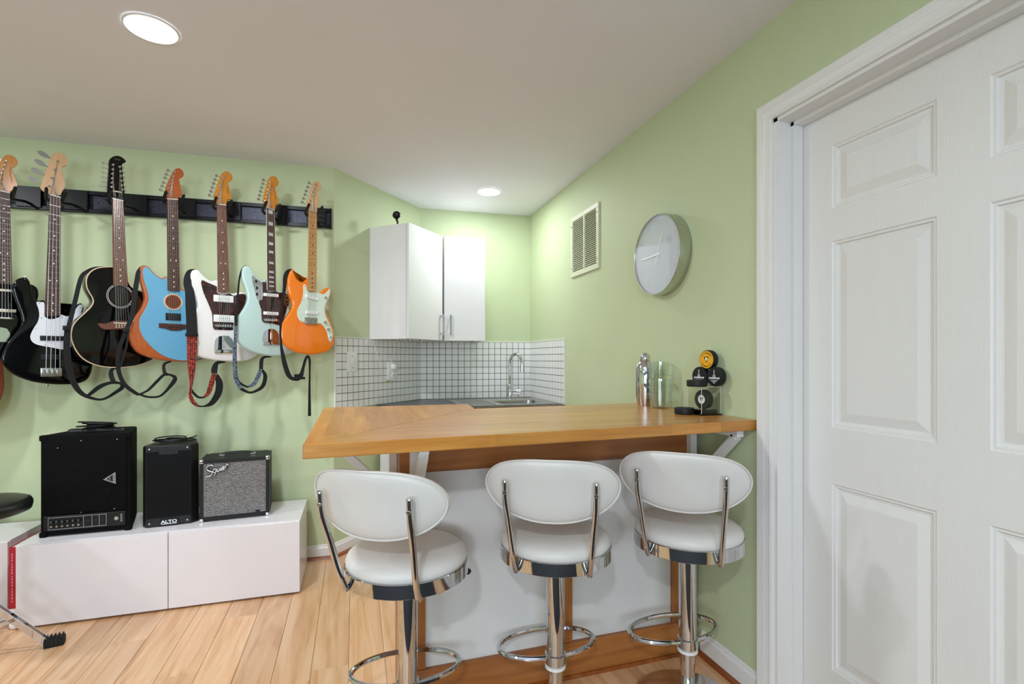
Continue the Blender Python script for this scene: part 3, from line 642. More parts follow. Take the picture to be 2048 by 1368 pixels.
# ================================================================== STOOLS
def make_stool(label):
    st = thing('bar_stool', label, 'stool', (0, 0, 0), 0, 'white and chrome bar stools')
    MB().lathe([(0.0, 0.0), (0.183, 0.0), (0.185, 0.004), (0.183, 0.009), (0.155, 0.015), (0.09, 0.024), (0.045, 0.034), (0.032, 0.046), (0.026, 0.05)], 56).build('base', M_chrome, st)
    MB().lathe([(0.0240, 0.045), (0.0240, 0.30)], 28).build('gas_lift', M_chrome, st)
    MB().lathe([(0.0300, 0.200), (0.0305, 0.55)], 32).build('column_sleeve', M_chrome, st)
    MB().lathe([(0.026, 0.188), (0.0345, 0.190), (0.0345, 0.199), (0.026, 0.200)], 32).build('collar_ring', M_whitepl, st, label='white plastic collar ring')
    MB().lathe([(0.0306, 0.204), (0.035, 0.206), (0.035, 0.236), (0.0306, 0.238)], 32).build('collar', M_chrome, st)
    pts = [(0.172 * math.sin(a), 0.091 - 0.092 * math.cos(a), 0.221) for a in [R(10 + 340 * k / 40) for k in range(41)]]
    MB().tube(pts, 0.0085, 10).build('footrest_ring', M_chrome, st)
    MB().lathe([(0.03, 0.53), (0.075, 0.545), (0.075, 0.562), (0.0, 0.564)], 24).build('swivel_plate', M_blackpl, st)
    MB().tube([(0.05, 0.03, 0.552), (0.10, 0.06, 0.550), (0.140, 0.084, 0.548)], 0.0045, 8).build('lift_lever', M_chrome, st)
    MB().lathe([(0.009, -0.02), (0.010, 0.015), (0.004, 0.022)], 12, rot_to((0.85, 0.5, -0.05), (0.150, 0.090, 0.5475))).build('lever_grip', M_blackpl, st)
    MB().lathe([(0.150, 0.566), (0.183, 0.566), (0.185, 0.568), (0.185, 0.606), (0.183, 0.608), (0.178, 0.608)], 64, cap=True).build('seat_band', M_chrome, st)
    prof = [(0.176, 0.606), (0.181, 0.612), (0.182, 0.622), (0.177, 0.634), (0.166, 0.643), (0.145, 0.651), (0.11, 0.657), (0.06, 0.660), (0.0, 0.661)]
    MB().lathe(prof, 64).build('seat_cushion', M_leather, st, smooth=60)
    # backrest: pillow bent round the sitter and leaning back
    def shape(a, z, y):
        return Vector((a, -0.212 + a * a * 1.55 - (z - 0.82) * 0.26 + y, z))
    half = [(0.0, 0.928), (0.06, 0.927), (0.11, 0.921), (0.150, 0.909), (0.180, 0.889), (0.198, 0.863), (0.203, 0.836), (0.193, 0.806), (0.168, 0.778), (0.13, 0.756), (0.08, 0.741), (0.03, 0.735), (0.0, 0.7345)]
    ol = crom([Vector((a, z)) for a, z in half[:-1]] + [Vector((-a, z)) for a, z in half[::-1][:-1]], 3)
    c = Vector((0, 0.842)); L = []; th = 0.021
    for k, s in ((0.02, 1), (0.35, 1), (0.65, 0.99), (0.85, 0.93), (0.95, 0.72), (0.99, 0.42), (1.0, 0.15)):
        L.append([shape(*(c + (p - c) * k), -th * s) for p in ol])
    for k, s in ((1.0, 0.15), (0.99, 0.42), (0.95, 0.72), (0.85, 0.93), (0.65, 0.99), (0.35, 1), (0.02, 1)):
        L.append([shape(*(c + (p - c) * k), th * s) for p in ol])
    bk = MB().loops(L).build('backrest', M_leather, st, smooth=60)
    MB().tube([shape(*(c + (p - c) * 0.995), -0.013) for p in ol], 0.0028, 6, closed=True).build('piping', M_leather, bk)
    M_st = mat('stitch_thread', 'd8d4d0', 0.7, var=0)
    for sx in (-1, 1):
        pth = crom([(sx * 0.113, -0.150, 0.566), (sx * 0.113, -0.163, 0.585), (sx * 0.117, -0.182, 0.63), (sx * 0.124, -0.209, 0.72), (sx * 0.130, -0.236, 0.80), (sx * 0.131, -0.244, 0.864)], 4, False)
        pthv = [Vector(p) for p in pth]
        po = MB().tube(pthv, 0.0092, 12).build('back_post', M_chrome, st)
        MB().lathe([(0.0092, -0.002), (0.008, 0.003), (0.0, 0.005)], 12, rot_to(pthv[-1] - pthv[-2], pthv[-1])).build('end_cap', M_chrome, po)
        MB().lathe([(0.0065, 0.0), (0.0065, 0.002), (0.005, 0.0035), (0.0028, 0.0035), (0.0028, 0.002), (0, 0.002)], 14, rot_to((0, -1, -0.15), (sx * 0.1305, -0.2475, 0.832))).build('bolt', M_nickel, po)
    return st
STOOLS = [(c2w(-0.320, 1.532), -33.0, 'white chrome bar stool, leftmost of three, beside the white bench'),
          (c2w(0.145, 1.673), -26.0, 'white chrome bar stool, middle one of the three at the bar'),
          (c2w(0.62, 1.765), -42.0, 'white chrome bar stool, rightmost of three, nearest the door')]
s0 = make_stool(STOOLS[0][2]); s0.location = (*STOOLS[0][0], 0); s0.rotation_euler = (0, 0, R(STOOLS[0][1]))
for p, a, l in STOOLS[1:]: copy_tree(s0, (*p, 0), R(a), l)
for o in list(COL.objects):                       # the seats swivel, the footrests keep their own heading
    if o.name.startswith('footrest_ring'): o.rotation_euler = (0, 0, R(-3) - o.parent.rotation_euler.z)

# ================================================================== THINGS ON THE BAR
sp = at_z(1290, 811, ZB)
sh = thing('cocktail_shaker', 'polished steel cocktail shaker with rounded cap on the bar', 'shaker', (sp.x, sp.y, ZB))
k = 0.044
MB().lathe([(0.0, 0.001), (k * .80, 0.0), (k * .82, 0.004), (k * .95, 0.05), (k, 0.10), (k, 0.168), (k * .985, 0.170)], 40).build('tumbler', M_chrome, sh)
MB().lathe([(k * .985, 0.170), (k * 1.01, 0.171), (k * 1.0, 0.180), (k * .9, 0.192), (k * .66, 0.203), (k * .56, 0.207)], 40, cap=False).build('strainer_top', M_chrome, sh)
MB().lathe([(k * .52, 0.207), (k * .54, 0.209), (k * .53, 0.228), (k * .44, 0.239), (k * .25, 0.246), (0, 0.248)], 32).build('cap', M_chrome, sh)
for zz in (0.055, 0.085, 0.115):
    for s in (-1, 1):
        for ang in (-62, -100, -20):
            a = R(ang); rr = k * 0.985; t_ = Vector((-math.sin(a), math.cos(a), 0)); o_ = Vector((math.cos(a) * rr, math.sin(a) * rr, zz))
            MB().tube([o_ + t_ * s * 0.006 + Vector((0, 0, 0.005)), o_], 0.0009, 5).build('chevron', mat('etched_silver', 'f4f4f4', 0.5, 0.3), sh)
def mug(loc, r, h, label, tall):
    root = thing('glass_mug', label, 'mug', loc, R(-12))
    t = 0.0035
    MB().lathe([(0.0, 0.0), (r * .86, 0.0), (r * .9, 0.004), (r * .93, h * .3), (r, h * .9), (r, h), (r - t, h), (r - t, h * .9), (r * .93 - t, h * .3), (r * .86 - t, 0.008), (0.0, 0.007)], 36, cap=False).build('cup', M_glass, root, smooth=60)
    for q in (0.25, 0.5, 0.75):
        rq = r * (.93 + .07 * max(0, (q - .3) / .6)) + 0.0006
        MB().tube([(rq * math.cos(R(a)), rq * math.sin(R(a)), h * q) for a in range(0, 360, 12)], 0.0011, 6, closed=True).build('ridge', M_glass, root)
    hp = crom([(r * .94, 0, h * .22), (r + .018, 0, h * .18), (r + .033, 0, h * .36), (r + .034, 0, h * .62), (r + .02, 0, h * .80), (r * .97, 0, h * .78)], 5, False)
    MB().tube(hp, 0.0042, 10).build('handle', M_glass, root, smooth=60)
mp_ = at_z(1322, 816, ZB); mp_.x -= 0.004
mug((mp_.x, mp_.y, ZB), 0.047, 0.130, 'clear glass mug standing on the bar beside the shaker', True)
mug((mp_.x, mp_.y, ZB + 0.131), 0.036, 0.075, 'smaller clear glass mug stacked on top of another mug', False)

# pucks
M_puck = mat('puck_rubber', '101114', 0.55, var=0.15, scale=60, bump=0.3, bscale=300)
M_yel = mat('yellow_print', 'f2ae1c', 0.4, var=0.01); M_sil = mat('grey_print', 'a9adb4', 0.4, 0.2); M_ink = mat('black_print', '0a0a0a', 0.5); M_wht = mat('white_print', 'eef0f2', 0.4, var=0)
PR, PT = 0.0381, 0.0254
def puck(loc, nrm, label, style=None, group='hockey pucks'):
    """puck with its front face looking along nrm; loc = centre of the body"""
    nrm = Vector(nrm).normalized(); lying = abs(nrm.z) > 0.9
    root = thing('hockey_puck', label, 'puck', (loc[0], loc[1], loc[2]), 0, group)
    X = rot_to(nrm, (0, 0, 0))
    hp = PT / 2
    MB().lathe([(0, -hp), (PR - .003, -hp), (PR - .001, -hp + .0015), (PR, -hp + .005), (PR - .0006, 0), (PR, hp - .005), (PR - .001, hp - .0015), (PR - .003, hp), (0, hp)], 48, X).build('body', M_puck, root)
    if lying or not style: 
        MB().lathe([(PR - .010, hp), (PR - .010, hp + .0004), (PR - .012, hp + .0004), (PR - .012, hp)], 40, X, cap=False).build('moulded_ring', M_puck, root)
        return root
    up = Vector((0, 0, 1)); up = (up - nrm * up.dot(nrm)).normalized(); rt = up.cross(nrm)
    def fr(u, v, d=0.0006): return frame(rt * u + up * v + nrm * (hp + d), rt, up)
    def shape2(pts, m, name, d=0.0006):
        MB().prism(pts, 0, 0.0004, lambda a, b, c: tuple(fr(a, b, d + c) .translation)).build(name, m, root, smooth=0)
    def disc(r, m, name, d): MB().lathe([(0, 0), (r, 0), (r, 0.0004), (0, 0.0004)], 40, fr(0, 0, d)).build(name, m, root)
    def arc_text(txt, r, size, m, a0, a1, flip=False):
        n = len(txt)
        for i, ch in enumerate(txt):
            a = R(a0 + (a1 - a0) * (i + .5) / n); v, f = text_mesh(ch, size, 0.0003)
            rr = Matrix.Rotation(-a + (math.pi if flip else 0), 4, 'Z')
            MB().add(v, f, fr(math.sin(a) * r, math.cos(a) * r, 0.0012) @ rr).build('letter', m, root, smooth=0)
    if style == 'yellow':
        disc(PR - .004, M_yel, 'yellow_disc', 0.0001)
        arc_text('PITTSBURGH', 0.0262, 0.0075, M_ink, -62, 62); arc_text('PENGUINS', 0.0268, 0.0085, M_ink, 240, 120, True)
        shape2([(-.013, .011), (.011, .011), (.0, -.012)], M_ink, 'emblem_triangle', .0006); shape2([(-.006, .009), (.007, .007), (.005, -.001), (-.002, -.006)], M_wht, 'emblem_mark', .0011)
    if style == 'cup':
        shape2([(-.0028, .026), (.0028, .026), (.0035, .021), (.0022, .018), (.0026, .010), (.006, .006), (.0075, -.002), (-.0075, -.002), (-.006, .006), (-.0026, .010), (-.0022, .018), (-.0035, .021)], M_sil, 'trophy')
        v, f = text_mesh('CHAMPIONS', 0.0092, 0.0003, 0.2, 0.0004); MB().add(v, f, fr(0, -0.006, 0.0012)).build('lettering', M_wht, root, smooth=0)
        shape2([(-.019, -.013), (.019, -.013), (.013, -.018), (.0, -.022), (-.013, -.018)], M_sil, 'banner'); shape2([(-.009, -.0225), (.009, -.0225), (.0, -.028)], M_sil, 'banner_tip')
    if style == 'badge':
        disc(0.0175, M_wht, 'white_badge', 0.0003)
        shape2([(-.009, .008), (.009, .008), (.0, -.011)], M_ink, 'emblem_triangle', .0008); shape2([(-.004, .006), (.005, .004), (.001, -.004)], M_yel, 'emblem_mark', .0012)
    return root
# display case: corner towards the camera
kf = at_z(1408, 829, ZB + 0.004); kr = at_z(1449, 827.5, ZB + 0.004); cs = 0.088
ay = Vector((kr.x - kf.x, kr.y - kf.y, 0)).normalized()            # front corner -> right corner
ax = Vector((-ay.y, ay.x, 0)); ax = ax if ax.y > 0 else -ax       # front corner -> left corner
ctr = kf + (ax + ay) * cs / 2
ctr.x = min(ctr.x, XR - 0.012 - cs / 2 * (abs(ax.x) + abs(ay.x)))
ang = math.atan2(ay.y, ay.x)
case = thing('display_case', 'clear acrylic display case with black base on the bar end', 'display case', (ctr.x, ctr.y, ZB), ang)
hc = cs / 2; hh = 0.108; tt = 0.002
MB().box(-hc - .004, hc + .004, -hc - .004, hc + .004, 0.0004, 0.005, bev=0.001, seg=1).build('base_plate', M_gblack, case)
MB().box(-hc + .006, hc - .006, -hc + .010, hc - .006, 0.005, 0.020, bev=0.001, seg=1).build('plinth', M_gblack, case)
for a in range(4):
    m = Matrix.Rotation(R(90 * a), 4, 'Z'); MB().box(-hc + tt, hc, -hc, -hc + tt, 0.0055, hh, xf=m).build('side_pane', M_acryl, case, smooth=0)
MB().box(-hc, hc, -hc, hc, hh + 0.0002, hh + tt, bev=0.0004, seg=1).build('top_pane', M_acryl, case, smooth=0)
M_edgeg = mat('acrylic_edge', 'dfe6da', 0.2, var=0)
for a in range(4):
    m = Matrix.Rotation(R(90 * a), 4, 'Z'); MB().box(-hc - .0006, -hc + .0010, -hc - .0006, -hc + .0010, 0.0055, hh + tt, xf=m).build('edge', M_edgeg, case, smooth=0)
    MB().box(-hc, hc, -hc - .0006, -hc + .0008, hh + tt - .001, hh + tt + .0006, xf=m).build('edge', M_edgeg, case, smooth=0)
tocam = Vector((-ctr.x, -ctr.y, 0)).normalized(); side = Vector((tocam.y, -tocam.x, 0)); side = side if side.dot(Vector((CT, -ST, 0))) > 0 else -side
fn_ = (tocam + side * -0.95).normalized(); fs_ = Vector((-fn_.y, fn_.x, 0)); fs_ = fs_ if fs_.x > 0 else -fs_
puck((ctr.x, ctr.y, ZB + 0.0205 + PR), fn_, 'dark puck with white badge standing inside the clear case', 'badge', None)
zt_ = ZB + hh + tt + 0.0012
pb = at_plane(1436, 754, ctr, Vector((ST, CT, 0))); pa = at_plane(1404, 750, ctr, Vector((ST, CT, 0)))
def lim(p, e=0.047): p.x = min(p.x, XR - e); return p
cB_ = Vector((ctr.x, ctr.y, 0)) + fs_ * 0.0385; cA_ = Vector((ctr.x, ctr.y, 0)) - fs_ * 0.0385
sft = Vector((pb.x + pa.x, pb.y + pa.y, 0)) / 2 - Vector((ctr.x, ctr.y, 0)); cA_ += sft * 0.8; cB_ += sft * 0.8
puck((cB_.x, cB_.y, zt_ + PR), fn_, 'black puck with silver trophy print, right of the pair on the case', 'cup')
puck((cA_.x, cA_.y, zt_ + PR), fn_, 'black puck with silver trophy print, left of the pair on the case', 'cup')
md = (cA_ + cB_) / 2; puck((md.x, md.y, zt_ + PR + math.sqrt(4 * PR * PR - 0.0385 ** 2) + 0.0003), fn_, 'black hockey puck with yellow printed face topping the stack', 'yellow')
lp_ = at_plane(1403, 768, ctr + tocam * 0.03, Vector((ST, CT, 0)))
pc = Vector((ctr.x, ctr.y, 0)) + fn_ * 0.054 + fs_ * 0.016
puck((pc.x, pc.y, zt_ + PT / 2), (0, 0, 1), 'plain black puck lying flat on top of the clear case')
lb = at_z(1375, 829, ZB); puck((lb.x, lb.y + 0.02, ZB + PT / 2 + 0.0002), (0, 0, 1), 'plain black puck lying flat on the bar top')

# ================================================================== GUITAR RAIL
Z_ = lambda x0, y0, s: (lambda pts: [(x0 + p[0] / s, y0 + p[1] / s) + tuple(q / s for q in p[2:]) for p in pts])
def g_at(px, py, off): return at_plane(px, py, P_gc + G_N * off, G_N)
gd = -gdir                                                       # along the guitar wall, left to right
def g_u(p): return (Vector((p[0], p[1], 0)) - Vector((P_gc.x, P_gc.y, 0))).dot(gd)
RZ0, RZ1 = 2.012, 2.132; U1 = g_u(g_at(659.5, 430, 0.03)); U0 = -2.75
rl = thing('hanger_rail', 'long black metal guitar hanger rail across the green wall', 'rail', tuple(P_gc + gd * (U0 + U1) / 2)[:2] + (RZ0,), G_ANG)
mid = (U0 + U1) / 2
def rbox(name, m, u0, u1, w0, w1, z0, z1, bev=0.0, par=None):
    return MB().box(u0 - mid, u1 - mid, -w1, -w0, z0 - RZ0, z1 - RZ0, bev=bev, seg=1).build(name, m, par or rl, smooth=0 if not bev else 35)
rbox('channel', M_rail, U0, U1, 0.0, 0.010, RZ0 + 0.004, RZ1 - 0.004)
rbox('top_lip', M_railflat, U0, U1, 0.010, 0.026, RZ1 - 0.022, RZ1, 0.002)
rbox('bottom_lip', M_railflat, U0, U1, 0.010, 0.026, RZ0, RZ0 + 0.022, 0.002)
rbox('end_cap', M_railflat, U1, U1 + 0.010, 0.0, 0.027, RZ0 - 0.002, RZ1 + 0.002, 0.002)

# ================================================================== GUITARS
class G:
    """a hanging guitar: every pixel read off the photograph is put on the plane of the guitar's face, which stands phi degrees round from the wall"""
    def __init__(s, name, label, cat, nut, end, phi, off, group='guitars hanging on the rail'):
        s.nut, s.end = nut, end
        c = ((nut[0][0] + nut[1][0]) / 2, (nut[0][1] + nut[1][1]) / 2)
        s.hold = g_at(c[0], c[1], off); s.phi = R(phi); s.off = off
        s.n = Vector((math.sin(s.phi), -math.cos(s.phi), 0)); s.r = Vector((math.cos(s.phi), math.sin(s.phi), 0))
        s.root = None; s.name, s.label, s.cat, s.group = name, label, cat, group
    def start(s, zbase):
        s.zb = zbase; s.root = thing(s.name, s.label, s.cat, (s.hold.x, s.hold.y, zbase), s.phi, s.group)
    def P(s, p):
        q = at_plane(p[0], p[1], s.hold, s.n); return Vector(((q - s.hold).dot(s.r), q.z))
    def uv(s, pts): return [s.P(p) for p in pts]
    def V(s, u, y, z): return Vector((u, y, z - s.zb))
    def plate(s, pts, name, m, y0, y1, smooth=True, k=3, par=None, bev=0.0):
        L = s.uv(pts) if not isinstance(pts[0], Vector) else pts
        if smooth: L = crom(L, k)
        I = inset(L, bev) if bev else L; mb = MB()
        if bev: mb.loops([[s.V(p.x, y1, p.y) for p in L], [s.V(p.x, y0 + bev, p.y) for p in L], [s.V(p.x, y0, p.y) for p in I]])
        else: mb.loops([[s.V(p.x, y1, p.y) for p in L], [s.V(p.x, y0, p.y) for p in L]])
        return mb.build(name, m, par or s.root)
    def body(s, pts, m, th, r=0.009, name='body'):
        L = crom(s.uv(pts), 4) if not isinstance(pts[0], Vector) else pts
        s.ol = L; loops = []
        for a in (90, 60, 30, 0): loops.append((r * (1 - math.cos(R(a))), r * (1 - math.sin(R(a)))))
        mb = MB(); LL = []
        for ins, y in loops: LL.append([s.V(p.x, y, p.y) for p in inset(L, ins)])
        for ins, y in loops[::-1]: LL.append([s.V(p.x, th - y, p.y) for p in inset(L, ins)])
        return mb.loops(LL).build(name, m, s.root, smooth=50)
    def box(s, a, b, name, m, y0, y1, bev=0.0015, par=None):
        p, q = s.P(a), s.P(b); x0, x1 = sorted((p.x, q.x)); z0, z1 = sorted((p.y, q.y))
        return MB().box(x0, x1, y0, y1, z0 - s.zb, z1 - s.zb, bev=bev, seg=2).build(name, m, par or s.root)
    def knob(s, p, r, name, m, h=0.012, y=0.0):
        q = s.P(p); return MB().lathe([(r, 0), (r, h * .8), (r * .8, h), (0, h)], 20, rot_to((0, -1, 0), s.V(q.x, y, q.y))).build(name, m, s.root)
    def ring(s, c, ru, rv, w, name, m, y=-0.0012, th=0.0012):
        q = s.P(c); mb = MB(); L = []
        for k, yy in ((ru, y + th), (ru, y), (ru - w, y), (ru - w, y + th)):
            kv = k / ru * rv; L.append([s.V(q.x + k * math.cos(a), yy, q.y + kv * math.sin(a)) for a in [2 * math.pi * i / 40 for i in range(40)]])
        return mb.loops(L, False, False).build(name, m, s.root)
    def neck(s, m_neck, m_board, nstr, bridge, nfret=21, inlay='dot', sr=0.0007, strings=True, m_nut=None, m_inl=None, m_fret=None, frets=True):
        nl, nr, el, er = s.P(s.nut[0]), s.P(s.nut[1]), s.P(s.end[0]), s.P(s.end[1])
        YB_, YF = -0.005, -0.011
        s.YF = YF; s.nl, s.nr, s.el, s.er = nl, nr, el, er
        n = 8; bow = (er - el).length * 0.06; dn = ((el + er) / 2 - (nl + nr) / 2).normalized()
        endc = [el.lerp(er, i / n) + dn * bow * (1 - (2 * i / n - 1) ** 2) for i in range(n + 1)]
        s.plate([nl, nr] + endc[::-1], 'fretboard', m_board, YF, YB_, smooth=False)
        mb = MB(); L = []
        for k in (0.0, 0.25, 0.5, 0.75, 1.0):
            a, b = nl.lerp(el, k), nr.lerp(er, k); c = (a + b) / 2; hw = (b - a) / 2 * 0.985; dp = 0.017 + 0.004 * k
            L.append([s.V(c.x + hw.x * math.cos(R(t)), YB_ + dp * math.sin(R(t)) ** 0.8, c.y + hw.y * math.cos(R(t))) for t in range(0, 181, 20)])
        mb.loops(L).build('neck', m_neck, s.root, smooth=60)
        bl, br = s.P(bridge[0]), s.P(bridge[1]); cn, cb = (nl + nr) / 2, (bl + br) / 2; ce = (el + er) / 2; S = (cb - cn).length; BL = (ce - cn).length
        s.scale = S
        mf = m_fret or M_nickel
        if frets:
            mb = MB()
            for i in range(1, nfret + 1):
                k = (1 - 2 ** (-i / 12)) * S / BL
                if k > 0.985: break
                a, b = nl.lerp(el, k), nr.lerp(er, k); d = dn * 0.0009
                mb.loops([[s.V(p.x, YF + .0003, p.y) for p in (a - d, b - d, b + d, a + d)], [s.V(p.x, YF - .0008, p.y) for p in (a - d * .4, b - d * .4, b + d * .4, a + d * .4)]])
            mb.build('fret_wire', mf, s.root, smooth=0, kind='stuff')
        mi = m_inl or M_ivory
        fk = lambda i: ((1 - 2 ** (-i / 12)) + (1 - 2 ** (-(i - 1) / 12))) / 2 * S / BL
        spots = (3, 5, 7, 9, 12, 15, 17, 19, 21)
        if inlay == 'dot':
            mb = MB()
            for i in spots:
                k = fk(i)
                if k > 0.97: continue
                a, b = nl.lerp(el, k), nr.lerp(er, k)
                for t in ((0.5,) if i != 12 else (0.27, 0.73)):
                    p = a.lerp(b, t); mb.lathe([(0, 0), (0.0034, 0), (0.0034, 0.0006), (0, 0.0006)], 12, rot_to((0, -1, 0), s.V(p.x, YF + .0001, p.y)))
            mb.build('inlay_dots', mi, s.root, smooth=0)
        elif inlay == 'block':
            for i in (1,) + spots:
                k0 = (1 - 2 ** (-(i - 1) / 12)) * S / BL; k1 = (1 - 2 ** (-i / 12)) * S / BL
                if k1 > 0.98: continue
                a0, b0, a1_, b1_ = nl.lerp(el, k0 + (k1 - k0) * .2), nr.lerp(er, k0 + (k1 - k0) * .2), nl.lerp(el, k0 + (k1 - k0) * .8), nr.lerp(er, k0 + (k1 - k0) * .8)
                s.plate([a0.lerp(b0, .22), a0.lerp(b0, .78), a1_.lerp(b1_, .78), a1_.lerp(b1_, .22)], 'inlay_block', mi, YF - .0005, YF + .0005, smooth=False)
        d = dn * 0.0022
        s.plate([nl - d, nr - d, nr + d, nl + d], 'nut', m_nut or M_whitepl, YF - .002, YB_, smooth=False)
        s.strs = []
        if strings:
            for i in range(nstr):
                t = 0.1 + 0.8 * i / (nstr - 1) if nstr < 9 else 0.1 + 0.8 * ((i // 2) / 5 + (i % 2) * 0.05) / 1.05
                p, q = nl.lerp(nr, t), bl.lerp(br, t); rr = sr * (1.25 - 0.5 * i / nstr); s.strs.append((p, rr))
                MB().tube([s.V(p.x, YF - .0028, p.y), s.V(q.x, s.yb, q.y)], rr, 5).build('string', M_nickel, s.root)
    def head(s, pts, m, posts, buttons, bsize=1.0, leaf=False, flip=()):
        s.plate(pts, 'headstock', m, -0.005, 0.009, k=3, bev=0.0012)
        for i, (a, b) in enumerate(zip(posts, buttons)):
            p, q = s.P(a), s.P(b); mb = MB()
            mb.lathe([(0.0048, 0), (0.0048, 0.002), (0.0030, 0.003), (0.0030, 0.012), (0.0036, 0.013), (0, 0.0135)], 12, rot_to((0, -1, 0), s.V(p.x, -0.005, p.y)))
            d = (q - p).normalized(); e0 = s.V(p.x, 0.013, p.y); e1 = s.V(q.x, 0.013, q.y); dv = (e1 - e0).normalized()
            mb.tube([e0, e1], 0.0018, 6)
            sz = 0.0075 * bsize; X = rot_to((0, 1, 0.05), e1); 
            if leaf:
                nn = Vector((-d.y, d.x)); L_ = [(-.030, 0), (-.022, .009), (-.008, .0125), (.006, .010), (.018, .004), (.030, 0), (.018, -.004), (.006, -.010), (-.008, -.0125), (-.022, -.009)]
                L_ = [q + d * (-a_) + nn * b_ for a_, b_ in L_]
                mb.loops([[s.V(w.x, 0.0145, w.y) for w in L_], [s.V(w.x, 0.0115, w.y) for w in L_]])
            else:
                mb.lathe([(0, -0.0025), (sz, -0.0025), (sz * 1.05, 0), (sz, 0.0025), (0, 0.0025)], 14, X)
            mb.build('tuning_peg', M_nickel if not leaf else mat('dull_nickel', '85857f', 0.5, 0.8), s.root)
            if i < len(s.strs):
                st, rr = s.strs[i]
                MB().tube([s.V(st.x, s.YF - .0028, st.y), s.V(p.x, -0.012, p.y)], rr, 5).build('string', M_nickel, s.root)
    def hanger(s, label):
        nl, nr = s.nl, s.nr; c = (nl + nr) / 2; hw = (nr - nl).length / 2 + 0.008
        base = s.hold - G_N * (s.off - 0.027); z = c.y + 0.008
        hg = thing('guitar_hanger', label, 'hanger', (base.x, base.y, RZ0), G_ANG, 'guitar hangers on the rail')
        MB().box(-0.055, 0.055, -0.006, 0.0, 0.010, RZ1 - RZ0 - 0.002, bev=0.002, seg=1).build('clip_plate', M_railflat, hg)
        zz = z - RZ0 - 0.030; inv = WM[hg.name].inverted()
        W_ = lambda u, y, zw: inv @ (s.hold + s.r * u - s.n * y + Vector((0, 0, zw - s.hold.z)))
        yk = 0.030
        MB().tube([Vector((0, 0, min(max(zz, .03), .09))), Vector((0, -0.03, min(max(zz, .03), .09))), W_(0, yk, z - 0.030)], 0.007, 10).build('arm', M_railflat, hg)
        for sg in (-1, 1):
            pth = crom([W_(0, yk, z - 0.030), W_(sg * hw * .7, yk - .002, z - 0.028), W_(sg * (hw + .002), yk - .010, z - 0.016), W_(sg * (hw + .004), 0.004, z - 0.010), W_(sg * (hw + .006), -0.030, z + 0.000), W_(sg * (hw + .007), -0.058, z + 0.014)], 3, False)
            MB().tube(pth, [0.0072] * (len(pth) - 1) + [0.0050], 10).build('prong', M_rubber, hg)
        return hg
    def ribbon(s, path, name, m, par, y0, y1, k=4, thick=0.0022):
        """strap piece: path of (px,py,width px) on the face plane, y runs from y0 to y1"""
        pts = [s.P(p) for p in path]; sc = [(s.P((p[0] + 1, p[1])) - s.P(p)).length for p in path]
        C = crom([Vector((p.x, p.y, w[2] * c)) for p, w, c in zip(pts, path, sc)], k, False); n = len(C); F_ = []; B_ = []; loops = []
        for i, c in enumerate(C):
            d = C[min(i + 1, n - 1)] - C[max(i - 1, 0)]; d = Vector((d.x, d.y)); d = d.normalized() if d.length > 1e-9 else Vector((0, 1)); nn = Vector((-d.y, d.x)) * max(c.z, 0.002) / 2
            y = y0 + (y1 - y0) * i / (n - 1)
            loops.append([s.V(c.x + nn.x, y, c.y + nn.y), s.V(c.x - nn.x, y, c.y - nn.y), s.V(c.x - nn.x, y + thick, c.y - nn.y), s.V(c.x + nn.x, y + thick, c.y + nn.y)])
        return MB().loops(loops).build(name, m, par, smooth=50)
    def strap(s, label, pieces):
        c = s.P(pieces[0][0][0]); w = s.hold + s.r * c.x
        root = thing('guitar_strap', label, 'strap', (s.hold.x, s.hold.y, s.zb), s.phi, 'guitar straps')
        for i, pc in enumerate(pieces):
            path, m, y0, y1 = pc[:4]; s.ribbon(path, pc[4] if len(pc) > 4 else 'webbing', m, root, y0, y1)
        return root
    def strapbox(s, root, a, b, name, m, y0, y1): return s.box(a, b, name, m, y0, y1, 0.001, root)

# ---- black bass with white pickguard
zA = Z_(0, 540, 5.7); zH = Z_(0, 290, 8.55)
g = G('bass_guitar', 'glossy black electric bass with white pickguard and pale headstock', 'guitar', zH([(845, 855), (1035, 905)]), zA([(505, 520), (688, 520)]), 30, 0.21); g.start(1.05); g.yb = -0.012
g.body(zA([(290, 85), (225, 90), (170, 128), (140, 195), (158, 290), (198, 400), (235, 500), (248, 575), (228, 645), (180, 722), (110, 812), (50, 900), (15, 985), (25, 1055), (70, 1122), (150, 1190), (260, 1240), (400, 1280), (560, 1300), (720, 1306), (880, 1295), (980, 1260), (1030, 1200), (1055, 1110), (1045, 1020), (1000, 920), (930, 790), (900, 680), (910, 590), (945, 490), (955, 420), (930, 380), (890, 390), (850, 450), (800, 500), (750, 510), (692, 490), (600, 430), (503, 345), (460, 348), (415, 340), (378, 305), (360, 250), (352, 180), (330, 115)]), M_gblack, 0.042)
pg = g.plate(zA([(415, 368), (470, 368), (505, 380), (515, 535), (600, 560), (688, 530), (692, 508), (760, 528), (815, 510), (860, 450), (895, 402), (932, 396), (940, 430), (900, 540), (850, 620), (790, 720), (735, 880), (705, 905), (600, 885), (500, 868), (415, 848), (365, 815), (345, 770), (355, 720), (390, 655), (430, 590), (447, 520), (440, 450)]), 'pickguard', M_pgwhite, -0.003, 0.0005)
g.box((455 / 5.7, 540 + 748 / 5.7), (735 / 5.7, 540 + 808 / 5.7), 'pickup', M_rubber, -0.009, 0.0); g.box((465 / 5.7, 540 + 965 / 5.7), (745 / 5.7, 540 + 1020 / 5.7), 'pickup', M_rubber, -0.009, 0.0)
br = g.box((462 / 5.7, 540 + 1118 / 5.7), (705 / 5.7, 540 + 1212 / 5.7), 'bridge', M_nickel, -0.006, 0.0)
